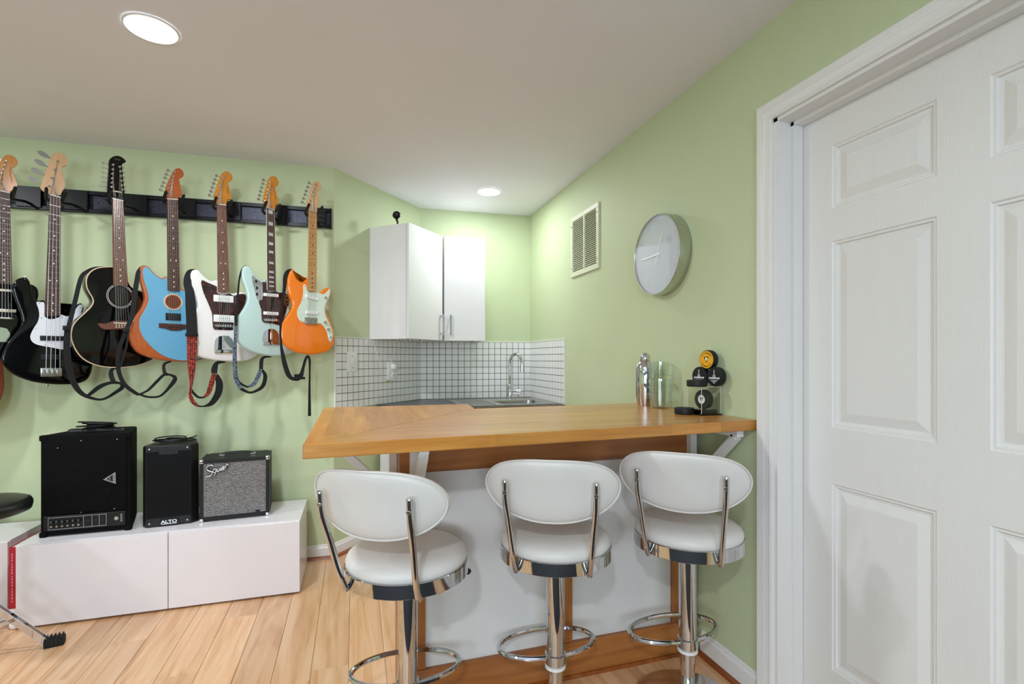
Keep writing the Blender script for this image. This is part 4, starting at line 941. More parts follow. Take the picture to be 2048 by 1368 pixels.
for i in range(4): g.box(((472 + i * 57) / 5.7, 540 + 1130 / 5.7), ((515 + i * 57) / 5.7, 540 + 1195 / 5.7), 'saddle', M_nickel, -0.013, -0.005, par=br)
for p in zA([(445, 382), (470, 547), (405, 672), (512, 852), (705, 540), (918, 432)]): g.knob(p, 0.0022, 'pickguard_screw', M_nickel, 0.002, -0.003)
g.plate(zA([(355, 175), (395, 195), (415, 250), (410, 310), (380, 320), (362, 260)]), 'cutaway_edge', M_gblack, 0.030, 0.040)
g.neck(M_maplel, M_rose, 4, zA([(500, 1150), (700, 1150)]), 20, sr=0.0011)
g.head(zH([(845, 845), (760, 805), (690, 735), (700, 680), (790, 430), (880, 190), (920, 152), (1000, 135), (1080, 150), (1140, 220), (1155, 290), (1130, 350), (1075, 372), (1055, 400), (1062, 450), (1090, 560), (1115, 660), (1105, 730), (1060, 800), (1020, 862)]), M_maplel,
       zH([(985, 282), (935, 425), (885, 567), (838, 705)]), zH([(770, 160), (715, 305), (662, 450), (608, 595)]), leaf=True)
g.knob(zA([(293, 74)])[0], 0.006, 'strap_button', M_nickel, 0.004, 0.02); g.knob(zA([(545, 1318)])[0], 0.006, 'strap_button', M_nickel, 0.004, 0.02)
g.hanger('black guitar hanger holding the bass with the pale headstock'); bass = g

# ---- black twelve-string acoustic
zA = Z_(120, 520, 4.56); zH = Z_(190, 290, 8.55)
g = G('acoustic_guitar', 'glossy black twelve-string acoustic guitar with cream binding', 'guitar', zH([(285, 915), (472, 960)]), zA([(480, 225), (613, 235)]), 36, 0.235); g.start(1.08); g.yb = -0.010
ol = zA([(478, 63), (400, 65), (340, 75), (290, 100), (255, 140), (240, 190), (246, 250), (270, 300), (296, 345), (304, 385), (280, 430), (220, 490), (160, 545), (120, 600), (103, 670), (110, 740), (145, 820), (200, 890), (280, 940), (380, 970), (500, 980), (620, 975), (740, 952), (850, 905), (925, 840), (955, 760), (950, 680), (905, 600), (840, 530), (800, 470), (800, 420), (810, 370), (790, 320), (740, 285), (690, 270), (645, 235), (618, 180), (606, 120), (560, 80)])
g.body(ol, M_gblack, 0.075, 0.003)
g_ol = crom(g.uv(ol), 4)
MB().tube([g.V(p.x, 0.001, p.y) for p in g_ol], 0.0030, 6, closed=True).build('binding', mat('cream_binding', 'd9bfa0', 0.4), g.root)
q = g.P(zA([(548, 330)])[0]); ru, rv = (g.P(zA([(678, 330)])[0]) - q).length * 0.92, (g.P(zA([(548, 440)])[0]) - q).length
mb = MB(); mb.lathe([(0, 0), (ru * .72, 0)], 40); 
MB().loops([[g.V(q.x + ru * .76 * math.cos(a), y, q.y + rv * .76 * math.sin(a)) for a in [2 * math.pi * i / 40 for i in range(40)]] for y in (-0.0004, 0.001)]).build('sound_hole', mat('sound_hole_dark', '160d0a', 0.8), g.root)
for k, w in ((1.0, .0014), (0.90, .0014)): g.ring(zA([(548, 330)])[0], ru * k, rv * k, w, 'rosette', M_whitepl, -0.0014)
br = g.plate(zA([(345, 585), (360, 578), (400, 582), (440, 575), (480, 558), (560, 556), (640, 560), (720, 575), (770, 590), (760, 605), (700, 625), (640, 632), (560, 634), (480, 632), (420, 637), (370, 620)]), 'bridge', M_rosel, -0.009, 0.0005, bev=0.002)
g.plate(zA([(485, 570), (640, 575), (640, 584), (485, 579)]), 'saddle', M_ivory, -0.012, -0.008, smooth=False)
for i in range(6):
    for j in range(2): g.knob(zA([(508 + i * 26, 595 + j * 18)])[0], 0.0030, 'bridge_pin', M_ivory, 0.004, -0.009)
g.plate(zA([(640, 300), (690, 300), (760, 400), (730, 500), (680, 550), (655, 470), (665, 380)]), 'pickguard', mat('dark_amber_pickguard', '4a2f20', 0.15, coat=1.0), -0.0015, 0.0005)
g.plate(zA([(478, 64), (606, 100), (612, 230), (480, 215)]), 'heel_block', M_gblack, -0.002, 0.001, smooth=False)
g.neck(M_rosel, M_rosel, 12, zA([(490, 577), (638, 580)]), 20, sr=0.0006)
g.head(zH([(288, 900), (262, 860), (215, 790), (212, 700), (222, 560), (234, 400), (240, 270), (280, 215), (350, 188), (420, 195), (480, 230), (522, 275), (512, 302), (475, 322), (456, 350), (465, 450), (480, 600), (492, 750), (500, 830), (472, 905)]), M_gblack,
       zH([(300, 345), (295, 425), (290, 500), (285, 577), (280, 655), (276, 725), (415, 380), (428, 458), (435, 538), (441, 618), (447, 697), (455, 775)]),
       zH([(155, 295), (155, 375), (150, 455), (148, 535), (145, 612), (135, 690), (497, 380), (500, 462), (508, 545), (514, 627), (520, 705), (524, 775)]), 0.8)
g.plate(zH([(300, 783), (445, 810), (445, 826), (300, 800)]), 'string_bar', M_ivory, -0.012, -0.004, smooth=False)
v, f = text_mesh('Fender', 0.009, 0.0002, 0.3); p = g.P(zH([(375, 250)])[0]); MB().add(v, f, frame(g.V(p.x, -0.0056, p.y), (1, 0, 0), (0, 0, 1))).build('lettering', mat('headstock_gold_print', '8a8070', 0.4), g.root, smooth=0)
g.hanger('black guitar hanger holding the twelve-string acoustic'); acou = g
st = g.strap('black webbing strap hanging from the black acoustic guitar', [
    (zA([(432, 57, 14), (330, 66, 20), (250, 105, 36), (190, 170, 42), (130, 390, 44), (75, 590, 44), (58, 640, 50)]), M_strap, 0.03, -0.030),
    (zA([(56, 640, 58), (50, 800, 64), (70, 980, 64), (120, 1130, 58), (200, 1225, 44), (330, 1270, 26), (410, 1258, 26), (500, 1205, 34), (560, 1160, 40), (545, 1125, 26), (490, 1117, 30)]), M_strap, -0.026, -0.012),
    (zA([(490, 1117, 30), (430, 1125, 36), (350, 1160, 46), (260, 1230, 34), (215, 1246, 20)]), M_strap, -0.012, -0.006),
    (zA([(482, 1118, 46), (465, 1060, 46), (470, 1010, 38), (500, 990, 24), (570, 982, 12)]), M_strap, -0.016, 0.02)])
g.strapbox(st, zA([(10, 600)])[0], zA([(78, 645)])[0], 'buckle', M_blackpl, -0.036, -0.024)

# ---- sky blue hybrid acoustic
zA = Z_(240, 510, 4.56); zH = Z_(190, 290, 8.55); zAc = Z_(120, 520, 4.56)
g = G('hybrid_guitar', 'sky blue hollow guitar with orange wood edges and round sound hole', 'guitar', zH([(1222, 925), (1408, 940)]), zA([(430, 320), (541, 328)]), 32, 0.215); g.start(1.10); g.yb = -0.010
g.body(zA([(215, 95), (190, 108), (180, 150), (190, 220), (215, 310), (230, 380), (220, 440), (190, 500), (140, 570), (105, 640), (92, 700), (95, 760), (120, 830), (170, 890), (260, 930), (380, 957), (500, 970), (610, 974), (710, 962), (785, 935), (830, 880), (842, 800), (800, 700), (752, 600), (732, 500), (758, 420), (748, 355), (690, 322), (620, 325), (565, 308), (542, 300), (490, 230), (428, 195), (390, 212), (350, 194), (300, 152), (262, 108)]), M_mahog, 0.045, 0.006)
g.plate(zA([(222, 112), (207, 150), (212, 205), (236, 290), (255, 350), (260, 410), (245, 460), (215, 520), (185, 570), (175, 620), (180, 680), (205, 740), (250, 800), (310, 860), (380, 910), (450, 942), (530, 960), (610, 963), (705, 951), (775, 928), (820, 875), (830, 800), (790, 705), (742, 600), (722, 500), (746, 420), (738, 365), (690, 334), (620, 337), (562, 320), (540, 312), (490, 250), (430, 208), (390, 222), (345, 202), (295, 162), (256, 118)]), 'top_plate', M_gblue, -0.0025, 0.002, bev=0.001)
q = g.P(zA([(483, 428)])[0]); ru, rv = (g.P(zA([(567, 428)])[0]) - q).length, (g.P(zA([(483, 502)])[0]) - q).length
MB().loops([[g.V(q.x + ru * .8 * math.cos(a), y, q.y + rv * .8 * math.sin(a)) for a in [2 * math.pi * i / 40 for i in range(40)]] for y in (-0.0029, -0.002)]).build('sound_hole', mat('hole_shade_wood', '6b3218', 0.5, var=0.2, scale=20), g.root)
g.ring(zA([(483, 428)])[0], ru, rv, ru * 0.13, 'rosette', mat('cream_rosette', 'd8c9b0', 0.4), -0.0045, 0.0025)
g.ring(zA([(483, 428)])[0], ru * .86, rv * .86, ru * 0.10, 'hole_edge', M_mahog, -0.004, 0.0025)
g.box(zA([(413, 528)])[0], zA([(553, 600)])[0], 'pickup', M_rubber, -0.008, -0.001, 0.003)
g.plate(zA([(352, 622), (440, 625), (530, 630), (640, 637), (645, 662), (590, 675), (530, 690), (460, 688), (410, 670), (352, 662)]), 'bridge', M_rose, -0.009, -0.001, bev=0.0015, smooth=False)
for i in range(6): g.knob(zA([(440 + i * 24, 657 + i * 2)])[0], 0.0026, 'bridge_pin', M_rubber, 0.003, -0.009)
g.neck(M_mahog, M_rose, 6, zA([(432, 640), (560, 645)]), 22, sr=0.0007)
g.head(zH([(1232, 918), (1205, 885), (1205, 760), (1262, 600), (1340, 450), (1380, 410), (1430, 400), (1490, 435), (1512, 490), (1505, 540), (1470, 568), (1440, 582), (1442, 640), (1465, 740), (1490, 850), (1470, 862), (1440, 870), (1408, 932), (1320, 930)]), M_mahog,
       zH([(1360, 465), (1335, 540), (1310, 605), (1283, 675), (1255, 742), (1230, 815)]), zH([(1262, 425), (1235, 490), (1210, 552), (1182, 632), (1160, 692), (1132, 755)]))
g.hanger('black guitar hanger holding the sky blue guitar')
st = g.strap('narrow black strap hanging from the sky blue guitar', [
    (zAc([(818, 70, 10), (765, 52, 14), (718, 100, 34), (700, 170, 44), (670, 330, 48), (640, 520, 44), (585, 640, 44)]), M_strap, 0.02, -0.040),
    (zAc([(580, 650, 40), (560, 700, 36), (512, 850, 40), (515, 1000, 40), (570, 1130, 40), (680, 1215, 34)]) + zA([(165, 1268, 26), (240, 1292, 22), (340, 1288, 22), (405, 1240, 26), (480, 1150, 40), (485, 1110, 32), (430, 1087, 20)]), M_strap, -0.046, -0.02),
    (zA([(425, 1090, 22), (390, 1093, 26), (330, 1150, 30), (250, 1230, 24), (180, 1266, 18)]), M_strap, -0.02, -0.016),
    (zA([(404, 1092, 34), (396, 1040, 30), (412, 992, 26), (480, 970, 12)]), M_strap, -0.022, 0.02),
    (zAc([(600, 665, 20), (590, 780, 20), (555, 900, 20), (530, 980, 18)]), M_strap, -0.041, -0.038)])
g.strapbox(st, zAc([(552, 625)])[0], zAc([(612, 660)])[0], 'buckle', M_blackpl, -0.052, -0.036); g.strapbox(st, zA([(386, 1075)])[0], zA([(424, 1100)])[0], 'keeper', M_blackpl, -0.030, -0.016)

# ---- white offset guitar
zA = Z_(350, 520, 4.56); zH = Z_(400, 320, 7.585)
JM = [(190, 85), (158, 100), (143, 145), (150, 210), (175, 290), (200, 360), (210, 410), (202, 450), (186, 490), (160, 550), (138, 620), (125, 700), (130, 780), (158, 842), (205, 876), (270, 897), (380, 918), (500, 926), (600, 925), (690, 905), (755, 865), (792, 800), (790, 720), (745, 610), (695, 525), (662, 440), (668, 380), (662, 330), (640, 303), (605, 289), (560, 298), (520, 304), (492, 288), (440, 230), (382, 182), (340, 190), (300, 170), (258, 135), (222, 95)]
g = G('offset_guitar', 'glossy white electric guitar with dark tortoiseshell pickguard', 'guitar', zH([(248, 672), (388, 692)]), zA([(386, 290), (492, 294)]), 28, 0.215); g.start(1.11); g.yb = -0.011
g.body(zA(JM), M_gwhite, 0.042, 0.010); gw = g; jm_ol = [v.copy() for v in g.ol]
g.plate(zA([(245, 185), (238, 215), (260, 300), (290, 370), (320, 440), (338, 500), (343, 600), (355, 630), (380, 636), (540, 638), (570, 610), (610, 520), (640, 430), (658, 370), (652, 330), (630, 312), (600, 310), (565, 318), (530, 325), (494, 305), (440, 320), (384, 300), (380, 245), (340, 225), (290, 203), (262, 188)]), 'pickguard', M_tort, -0.003, 0.0005)
for a, b in (((348, 316), (530, 392)), ((348, 497), (537, 572))):
    pk = g.box(zA([a])[0], zA([b])[0], 'pickup', M_whitepl, -0.009, -0.002, 0.003)
    for i in range(6): p = g.P(zA([(395 + i * 19, (a[1] + b[1]) / 2)])[0]); MB().lathe([(0.0016, 0), (0.0016, 0.0012), (0, 0.0013)], 8, rot_to((0, -1, 0), g.V(p.x, -0.009, p.y))).build('pole_piece', M_rubber, pk)
br = g.box(zA([(362, 588)])[0], zA([(527, 618)])[0], 'bridge', M_nickel, -0.012, -0.002, 0.003)
for i in range(6): p = g.P(zA([(392 + i * 22, 600)])[0]); MB().lathe([(0.0035, -0.006), (0.0035, 0.006)], 10, rot_to((0, 0, 1), g.V(p.x, -0.0125, p.y))).build('saddle', M_nickel, br)
tp = g.plate(zA([(357, 840), (356, 770), (370, 720), (400, 696), (440, 690), (490, 693), (522, 722), (536, 770), (536, 846)]), 'tremolo_plate', M_chrome, -0.004, 0.0, smooth=False, bev=0.001)
g.box(zA([(362, 818)])[0], zA([(533, 850)])[0], 'tremolo_edge', M_chrome, -0.008, -0.001, 0.002)
for p in zA([(392, 790), (444, 790), (497, 790), (444, 735)]): g.knob(p, 0.0032, 'plate_screw', M_nickel, 0.003, -0.004)
g.knob(zA([(645, 375)])[0], 0.006, 'toggle_switch', M_nickel, 0.012, -0.003)
for p in zA([(252, 192), (254, 230), (278, 322), (312, 235), (363, 240), (330, 283), (332, 400), (323, 450), (352, 592), (540, 330)]): g.knob(p, 0.0022, 'pickguard_screw', M_nickel, 0.0018, -0.003)
g.neck(M_maple, M_rosel, 6, zA([(390, 600), (505, 603)]), 21)
g.head(zH([(250, 665), (238, 620), (212, 545), (218, 500), (245, 430), (300, 270), (330, 210), (370, 178), (420, 180), (465, 210), (490, 260), (480, 310), (440, 335), (424, 350), (440, 420), (460, 500), (475, 590), (445, 600), (412, 605), (388, 680)]), M_maple,
       zH([(350, 268), (328, 328), (307, 385), (288, 448), (268, 515), (250, 570)]), zH([(262, 228), (238, 287), (217, 347), (197, 408), (178, 466), (153, 525)]))
M_ink2 = mat('dark_headstock_print', '2b1708', 0.4)
def scrawl(g, zp, name='headstock_print', m=None):
    P = crom([g.V(p.x, -0.0055, p.y) for p in g.uv(zp)], 4, False); MB().tube(P, 0.0007, 5).build(name, m or M_ink2, g.root)
scrawl(g, zH([(400, 418), (412, 440), (398, 455), (418, 470), (400, 488), (424, 500), (408, 515)]))
g.hanger('black guitar hanger holding the white guitar')
# patterned strap cloth
def pattern_mat():
    m = bpy.data.materials.new('red_woven_strap'); m.use_nodes = True; nt = m.node_tree; N = nt.nodes; L = nt.links; b = N['Principled BSDF']; b.inputs['Roughness'].default_value = 0.85
    tc = N.new('ShaderNodeTexCoord'); mp = N.new('ShaderNodeMapping'); mp.inputs['Scale'].default_value = (110, 1, 110); L.new(tc.outputs['Object'], mp.inputs['Vector'])
    vo = N.new('ShaderNodeTexVoronoi'); vo.distance = 'MANHATTAN'; vo.inputs['Randomness'].default_value = 0.35; vo.inputs['Scale'].default_value = 1.0; L.new(mp.outputs[0], vo.inputs['Vector'])
    rp = N.new('ShaderNodeValToRGB'); rp.color_ramp.interpolation = 'CONSTANT'; e = rp.color_ramp.elements; e[0].color = rgb('e8d9c8'); e[1].position = 0.14; e[1].color = rgb('22182a')
    for p, c in ((0.28, 'b8281e'), (0.46, 'd4682a'), (0.56, '9c1f1c'), (0.72, '1d1420')): k = e.new(p); k.color = rgb(c)
    L.new(vo.outputs['Distance'], rp.inputs['Fac']); L.new(rp.outputs['Color'], b.inputs['Base Color']); return m
M_pat = pattern_mat(); M_pat2 = mat('dark_patterned_strap', '1b1d26', 0.8, var=0.9, scale=120, color2='5b6478')
st = g.strap('wide black strap with red woven pattern hanging from the white guitar', [
    (zA([(224, 93, 10), (185, 84, 14), (140, 108, 50), (118, 170, 70), (115, 235, 74), (130, 290, 84), (136, 420, 94), (141, 560, 98), (142, 688, 100)]), M_strap, 0.025, -0.030),
    (zA([(142, 686, 96), (143, 800, 92), (141, 900, 84), (141, 1000, 66), (139, 1100, 36), (133, 1175, 22), (128, 1225, 30), (150, 1285, 40), (195, 1328, 26)]), M_pat, -0.028, -0.022, 'woven_band'),
    (zA([(195, 1328, 20), (255, 1332, 16), (330, 1300, 50), (388, 1210, 66), (398, 1120, 62), (372, 1045, 34)]), M_strap, -0.022, -0.010),
    (zA([(352, 1038, 44), (330, 1110, 48), (300, 1205, 42), (258, 1250, 20)]), M_pat, -0.014, -0.018, 'woven_band'),
    (zA([(260, 1250, 18), (205, 1250, 22), (155, 1205, 24), (136, 1165, 14)]), M_strap, -0.018, -0.020),
    (zA([(352, 1036, 54), (362, 985, 56), (392, 938, 36), (470, 930, 12)]), M_strap, -0.012, 0.02)])
g.strapbox(st, zA([(80, 668)])[0], zA([(194, 700)])[0], 'buckle', M_blackpl, -0.036, -0.026)

# ---- black offset guitar at the left edge (same body pattern, its own fittings)
zA = Z_(0, 540, 5.7); zH = Z_(0, 290, 8.55)
g = G('offset_guitar', 'glossy black electric guitar cut by the left edge, amber headstock', 'guitar', zH([(-45, 780), (165, 828)]), [(-9.5, 566), (24, 568.5)], 33, 0.215); g.start(1.05); g.yb = -0.011
sh_ = (g.P((7.5, 568)) - (gw.P((434.6, 584)) + gw.P((457.9, 584.6))) / 2)
sk_ = 1.0
g.body([Vector((v.x + sh_.x, v.y + sh_.y)) for v in jm_ol], M_gblack, 0.042, 0.010)
for y0, y1, x1 in ((205, 252, 131), (435, 487, 184)):
    pk = g.box((-24, 540 + y0 / 5.7), (x1 / 5.7, 540 + y1 / 5.7), 'pickup', M_ivory, -0.009, -0.001, 0.003)
    for i in range(6): p = g.P((-19 + i * 7.6, 540 + (y0 + y1) / 2 / 5.7)); MB().lathe([(0.0017, 0), (0.0017, 0.0012), (0, 0.0013)], 8, rot_to((0, -1, 0), g.V(p.x, -0.009, p.y))).build('pole_piece', M_rubber, pk)
br = g.box((-22, 540 + 535 / 5.7), (182 / 5.7, 540 + 568 / 5.7), 'bridge', M_nickel, -0.012, -0.001, 0.002)
tp = g.plate([(-22, 684), (-22, 668), (-15, 658), (0, 654), (14, 657), (20, 666), (21, 684)], 'tremolo_plate', M_chrome, -0.004, 0.0, smooth=False, bev=0.001)
for p in ((8, 662), (8, 676), (-6, 668), (16, 671)): g.knob(p, 0.0035, 'plate_screw', M_nickel, 0.003, -0.004)
g.neck(M_maple, M_rose, 6, [(-14, 636), (27, 640)], 21)
g.head(zH([(-40, 770), (-70, 735), (-160, 700), (-150, 640), (-90, 500), (-10, 320), (40, 230), (80, 190), (130, 172), (200, 185), (260, 220), (298, 275), (300, 325), (262, 373), (212, 392), (216, 440), (250, 540), (285, 640), (298, 700), (260, 735), (215, 760), (170, 815)]), M_maple,
       zH([(95, 278), (68, 350), (40, 422), (12, 496), (-18, 575), (-46, 650)]), zH([(-20, 240), (-52, 318), (-84, 392), (-112, 470), (-140, 550), (-165, 625)]))
scrawl(g, zH([(165, 380), (178, 420), (160, 450), (182, 480), (170, 520), (195, 560), (190, 610), (210, 640)]))
g.hanger('black guitar hanger holding the amber-headed guitar at the left edge')

# ---- seafoam offset guitar
zA = Z_(450, 510, 4.72); zH = Z_(400, 320, 7.585)
g = G('offset_guitar', 'pale seafoam electric guitar with block inlays and chrome plates', 'guitar', zH([(1000, 728), (1118, 765)]), zA([(392, 330), (476, 336)]), 26, 0.215); g.start(1.12); g.yb = -0.011
g.body(zA([(200, 100), (172, 122), (160, 178), (170, 240), (195, 310), (212, 370), (215, 420), (195, 480), (150, 550), (110, 610), (92, 680), (98, 750), (130, 820), (190, 880), (270, 920), (370, 945), (460, 955), (560, 948), (640, 925), (700, 880), (728, 810), (705, 720), (655, 620), (615, 530), (600, 460), (612, 400), (598, 365), (560, 345), (520, 345), (476, 322), (430, 270), (388, 225), (365, 238), (320, 218), (280, 178), (240, 112)]), M_gfoam, 0.042, 0.010)
g.plate(zA([(352, 256), (388, 266), (392, 338), (434, 350), (478, 342), (505, 352), (560, 356), (592, 385), (590, 460), (566, 560), (528, 658), (500, 660), (440, 645), (370, 638), (346, 610), (340, 520), (318, 440), (345, 424), (352, 400), (354, 300)]), 'pickguard', M_tort, -0.003, 0.0005)
cp = g.plate(zA([(252, 202), (268, 196), (300, 228), (343, 258), (346, 300), (342, 400), (336, 420), (320, 424), (298, 412), (280, 350), (260, 270)]), 'control_plate', M_chrome, -0.0035, 0.0005)
for p in ((292, 248), (300, 312), (300, 370)): g.box(zA([(p[0] - 9, p[1] - 14)])[0], zA([(p[0] + 9, p[1] + 14)])[0], 'slide_switch', M_rubber, -0.006, -0.003, 0.0005)
g.plate(zA([(556, 395), (575, 378), (600, 380), (608, 420), (600, 470), (580, 490), (560, 470), (552, 430)]), 'knob_plate', M_chrome, -0.0045, -0.001)
for p in ((578, 405), (576, 440), (582, 470)): g.knob(zA([p])[0], 0.006, 'knob', M_rubber, 0.010, -0.0045)
for a, b in (((358, 358), (502, 400)), ((358, 532), (502, 572))):
    pk = g.box(zA([a])[0], zA([b])[0], 'pickup', M_whitepl, -0.009, -0.002, 0.004)
    for i in range(6): p = g.P(zA([(392 + i * 17, (a[1] + b[1]) / 2)])[0]); MB().lathe([(0.0016, 0), (0.0016, 0.0012), (0, 0.0013)], 8, rot_to((0, -1, 0), g.V(p.x, -0.009, p.y))).build('pole_piece', M_rubber, pk)
br = g.box(zA([(360, 600)])[0], zA([(505, 632)])[0], 'bridge', M_nickel, -0.012, -0.002, 0.003)
for i in range(6): p = g.P(zA([(384 + i * 19, 615)])[0]); MB().lathe([(0.0035, -0.006), (0.0035, 0.006)], 10, rot_to((0, 0, 1), g.V(p.x, -0.0125, p.y))).build('saddle', M_nickel, br)
g.plate(zA([(355, 845), (352, 780), (365, 730), (395, 702), (440, 695), (480, 705), (505, 745), (511, 845)]), 'tremolo_plate', M_chrome, -0.004, 0.0, smooth=False, bev=0.001)
g.box(zA([(358, 822)])[0], zA([(509, 848)])[0], 'tremolo_edge', M_chrome, -0.008, -0.001, 0.002)
for p in zA([(385, 798), (430, 798), (475, 798)]): g.knob(p, 0.0032, 'plate_screw', M_nickel, 0.003, -0.004)
for p in zA([(365, 272), (343, 515), (350, 590), (505, 632), (515, 362), (320, 432)]): g.knob(p, 0.0022, 'pickguard_screw', M_nickel, 0.0018, -0.003)
g.neck(M_maple, M_rose, 6, zA([(385, 615), (485, 618)]), 22, inlay='block', m_inl=mat('pearl_block', 'c9cdd0', 0.25))
for a, b in ((g.nl, g.el), (g.nr, g.er)): MB().tube([g.V(a.x, -0.0095, a.y), g.V(b.x, -0.0095, b.y)], 0.0016, 6).build('neck_binding', M_ivory, g.root)
g.head(zH([(1002, 720), (985, 690), (958, 620), (966, 540), (1000, 420), (1030, 310), (1060, 262), (1100, 245), (1150, 260), (1185, 310), (1190, 360), (1165, 400), (1140, 412), (1150, 480), (1170, 560), (1185, 660), (1155, 672), (1116, 755)]), M_maple,
       zH([(1068, 335), (1058, 390), (1037, 455), (1022, 512), (1005, 570), (990, 622)]), zH([(975, 292), (965, 350), (945, 408), (930, 466), (915, 527), (898, 585)]))
scrawl(g, zH([(1112, 400), (1120, 440), (1108, 465), (1128, 490), (1120, 530), (1140, 560), (1136, 600)]))
g.hanger('black guitar hanger holding the seafoam guitar')
g.strap('thin dark patterned strap hanging from the seafoam guitar', [
    (zA([(242, 104, 10), (198, 100, 12), (166, 140, 18), (140, 220, 18), (125, 330, 18), (112, 470, 22), (100, 560, 30), (92, 680, 26)]), M_strap, 0.025, -0.020),
    (zA([(90, 670, 26), (85, 800, 26), (78, 920, 30), (82, 1080, 36), (96, 1180, 38), (140, 1260, 34)]), M_pat2, -0.022, -0.022, 'woven_band'),
    (zA([(135, 1256, 34), (220, 1297, 22), (300, 1275, 28), (355, 1228, 38), (375, 1140, 36), (345, 1082, 20)]), M_strap, -0.020, -0.008),
    (zA([(332, 1080, 32), (305, 1150, 42), (268, 1215, 38), (205, 1247, 20)]), M_pat2, -0.010, -0.014, 'woven_band'),
    (zA([(208, 1247, 18), (140, 1212, 22), (106, 1150, 18), (97, 1000, 14), (97, 820, 12), (98, 720, 10)]), M_strap, -0.014, -0.016),
    (zA([(335, 1078, 36), (345, 1000, 36), (375, 965, 24), (450, 961, 10)]), M_strap, -0.012, 0.02)])

# ---- orange guitar
zA = Z_(540, 520, 4.273); zH = Z_(400, 320, 7.585)
g = G('offset_guitar', 'bright orange electric guitar with mint pickguard and maple neck', 'guitar', zH([(1645, 768), (1763, 787)]), zA([(316, 260), (392, 267)]), 24, 0.215); g.start(1.10); g.yb = -0.011
g.body(zA([(200, 78), (172, 108), (153, 180), (160, 270), (190, 350), (195, 400), (170, 450), (130, 510), (100, 570), (92, 640), (100, 692), (140, 742), (200, 780), (280, 802), (370, 808), (450, 796), (510, 770), (545, 722), (552, 660), (545, 600), (520, 530), (490, 470), (477, 410), (490, 360), (516, 310), (521, 265), (507, 240), (480, 236), (450, 263), (420, 274), (392, 266), (355, 210), (315, 148), (290, 158), (268, 174), (240, 155), (222, 125)]), M_gorange, 0.042, 0.010)
g.plate(zA([(284, 212), (305, 215), (316, 262), (355, 274), (394, 272), (450, 292), (488, 268), (506, 247), (512, 270), (500, 320), (476, 370), (465, 420), (475, 480), (508, 550), (533, 620), (528, 680), (512, 700), (500, 680), (488, 630), (468, 580), (430, 542), (400, 545), (300, 532), (262, 526), (236, 490), (231, 440), (246, 400), (270, 350), (284, 280)]), 'pickguard', M_mint, -0.003, 0.0005)
g.plate(zA([(300, 300), (315, 296), (395, 325), (406, 335), (402, 345), (390, 346), (312, 325), (300, 315)]), 'pickup', M_whitepl, -0.009, -0.002, bev=0.001)
g.box(zA([(300, 436)])[0], zA([(408, 467)])[0], 'pickup', M_whitepl, -0.009, -0.002, 0.003)
br = g.box(zA([(294, 490)])[0], zA([(402, 552)])[0], 'bridge', M_nickel, -0.005, -0.001, 0.001)
for i in range(6): g.box(zA([(303 + i * 16, 510)])[0], zA([(315 + i * 16, 548)])[0], 'saddle', M_nickel, -0.011, -0.004, 0.001, br)
for p in ((467, 532), (495, 592)): g.knob(zA([p])[0], 0.009, 'knob', M_chrome, 0.013, -0.003)
g.knob(zA([(513, 657)])[0], 0.007, 'jack', M_chrome, 0.006, -0.003); g.knob(zA([(470, 322)])[0], 0.006, 'toggle_switch', M_nickel, 0.014, -0.003)
for p in zA([(292, 222), (282, 342), (245, 428), (272, 518), (505, 245), (490, 372), (508, 560), (510, 690)]): g.knob(p, 0.0022, 'pickguard_screw', M_nickel, 0.0018, -0.003)
g.neck(M_maplel, M_maplebd, 6, zA([(308, 520), (392, 524)]), 21, m_inl=M_rubber, m_fret=mat('fret_shadow_metal', '6e5030', 0.4, 0.5))
g.head(zH([(1648, 758), (1636, 725), (1608, 668), (1650, 560), (1700, 380), (1730, 342), (1770, 326), (1818, 355), (1838, 410), (1820, 458), (1785, 472), (1785, 520), (1802, 620), (1798, 665), (1775, 720), (1762, 778)]), M_maplel,
       zH([(1740, 380), (1720, 440), (1700, 495), (1683, 555), (1662, 618), (1645, 680)]), zH([(1668, 338), (1645, 400), (1622, 460), (1605, 517), (1583, 575), (1563, 632)]))
g.hanger('black guitar hanger holding the orange guitar')
st = g.strap('black leather strap with a loose hanging tail on the orange guitar', [
    (zA([(202, 75, 10), (165, 92, 30), (142, 140, 38), (132, 230, 28), (116, 330, 24), (100, 460, 24), (92, 600, 18), (95, 720, 20), (106, 800, 32), (126, 900, 40), (155, 985, 40), (195, 1022, 24)]), M_strap, 0.025, -0.015),
    (zA([(190, 1018, 24), (235, 1010, 44), (265, 988, 40), (285, 930, 26), (310, 850, 22), (332, 816, 16)]), M_strap, -0.012, 0.018),
    (zA([(332, 816, 18), (347, 860, 20), (347, 960, 14), (345, 1100, 18), (345, 1250, 24), (345, 1335, 26)]), M_strap, 0.014, 0.012, 'loose_tail')])
for i, (a, b) in enumerate((((200, 975), (270, 1000)), ((190, 1000), (285, 1018)))): g.strapbox(st, zA([a])[0], zA([b])[0], 'folded_lace', M_strap, -0.026 - i * .004, -0.012)

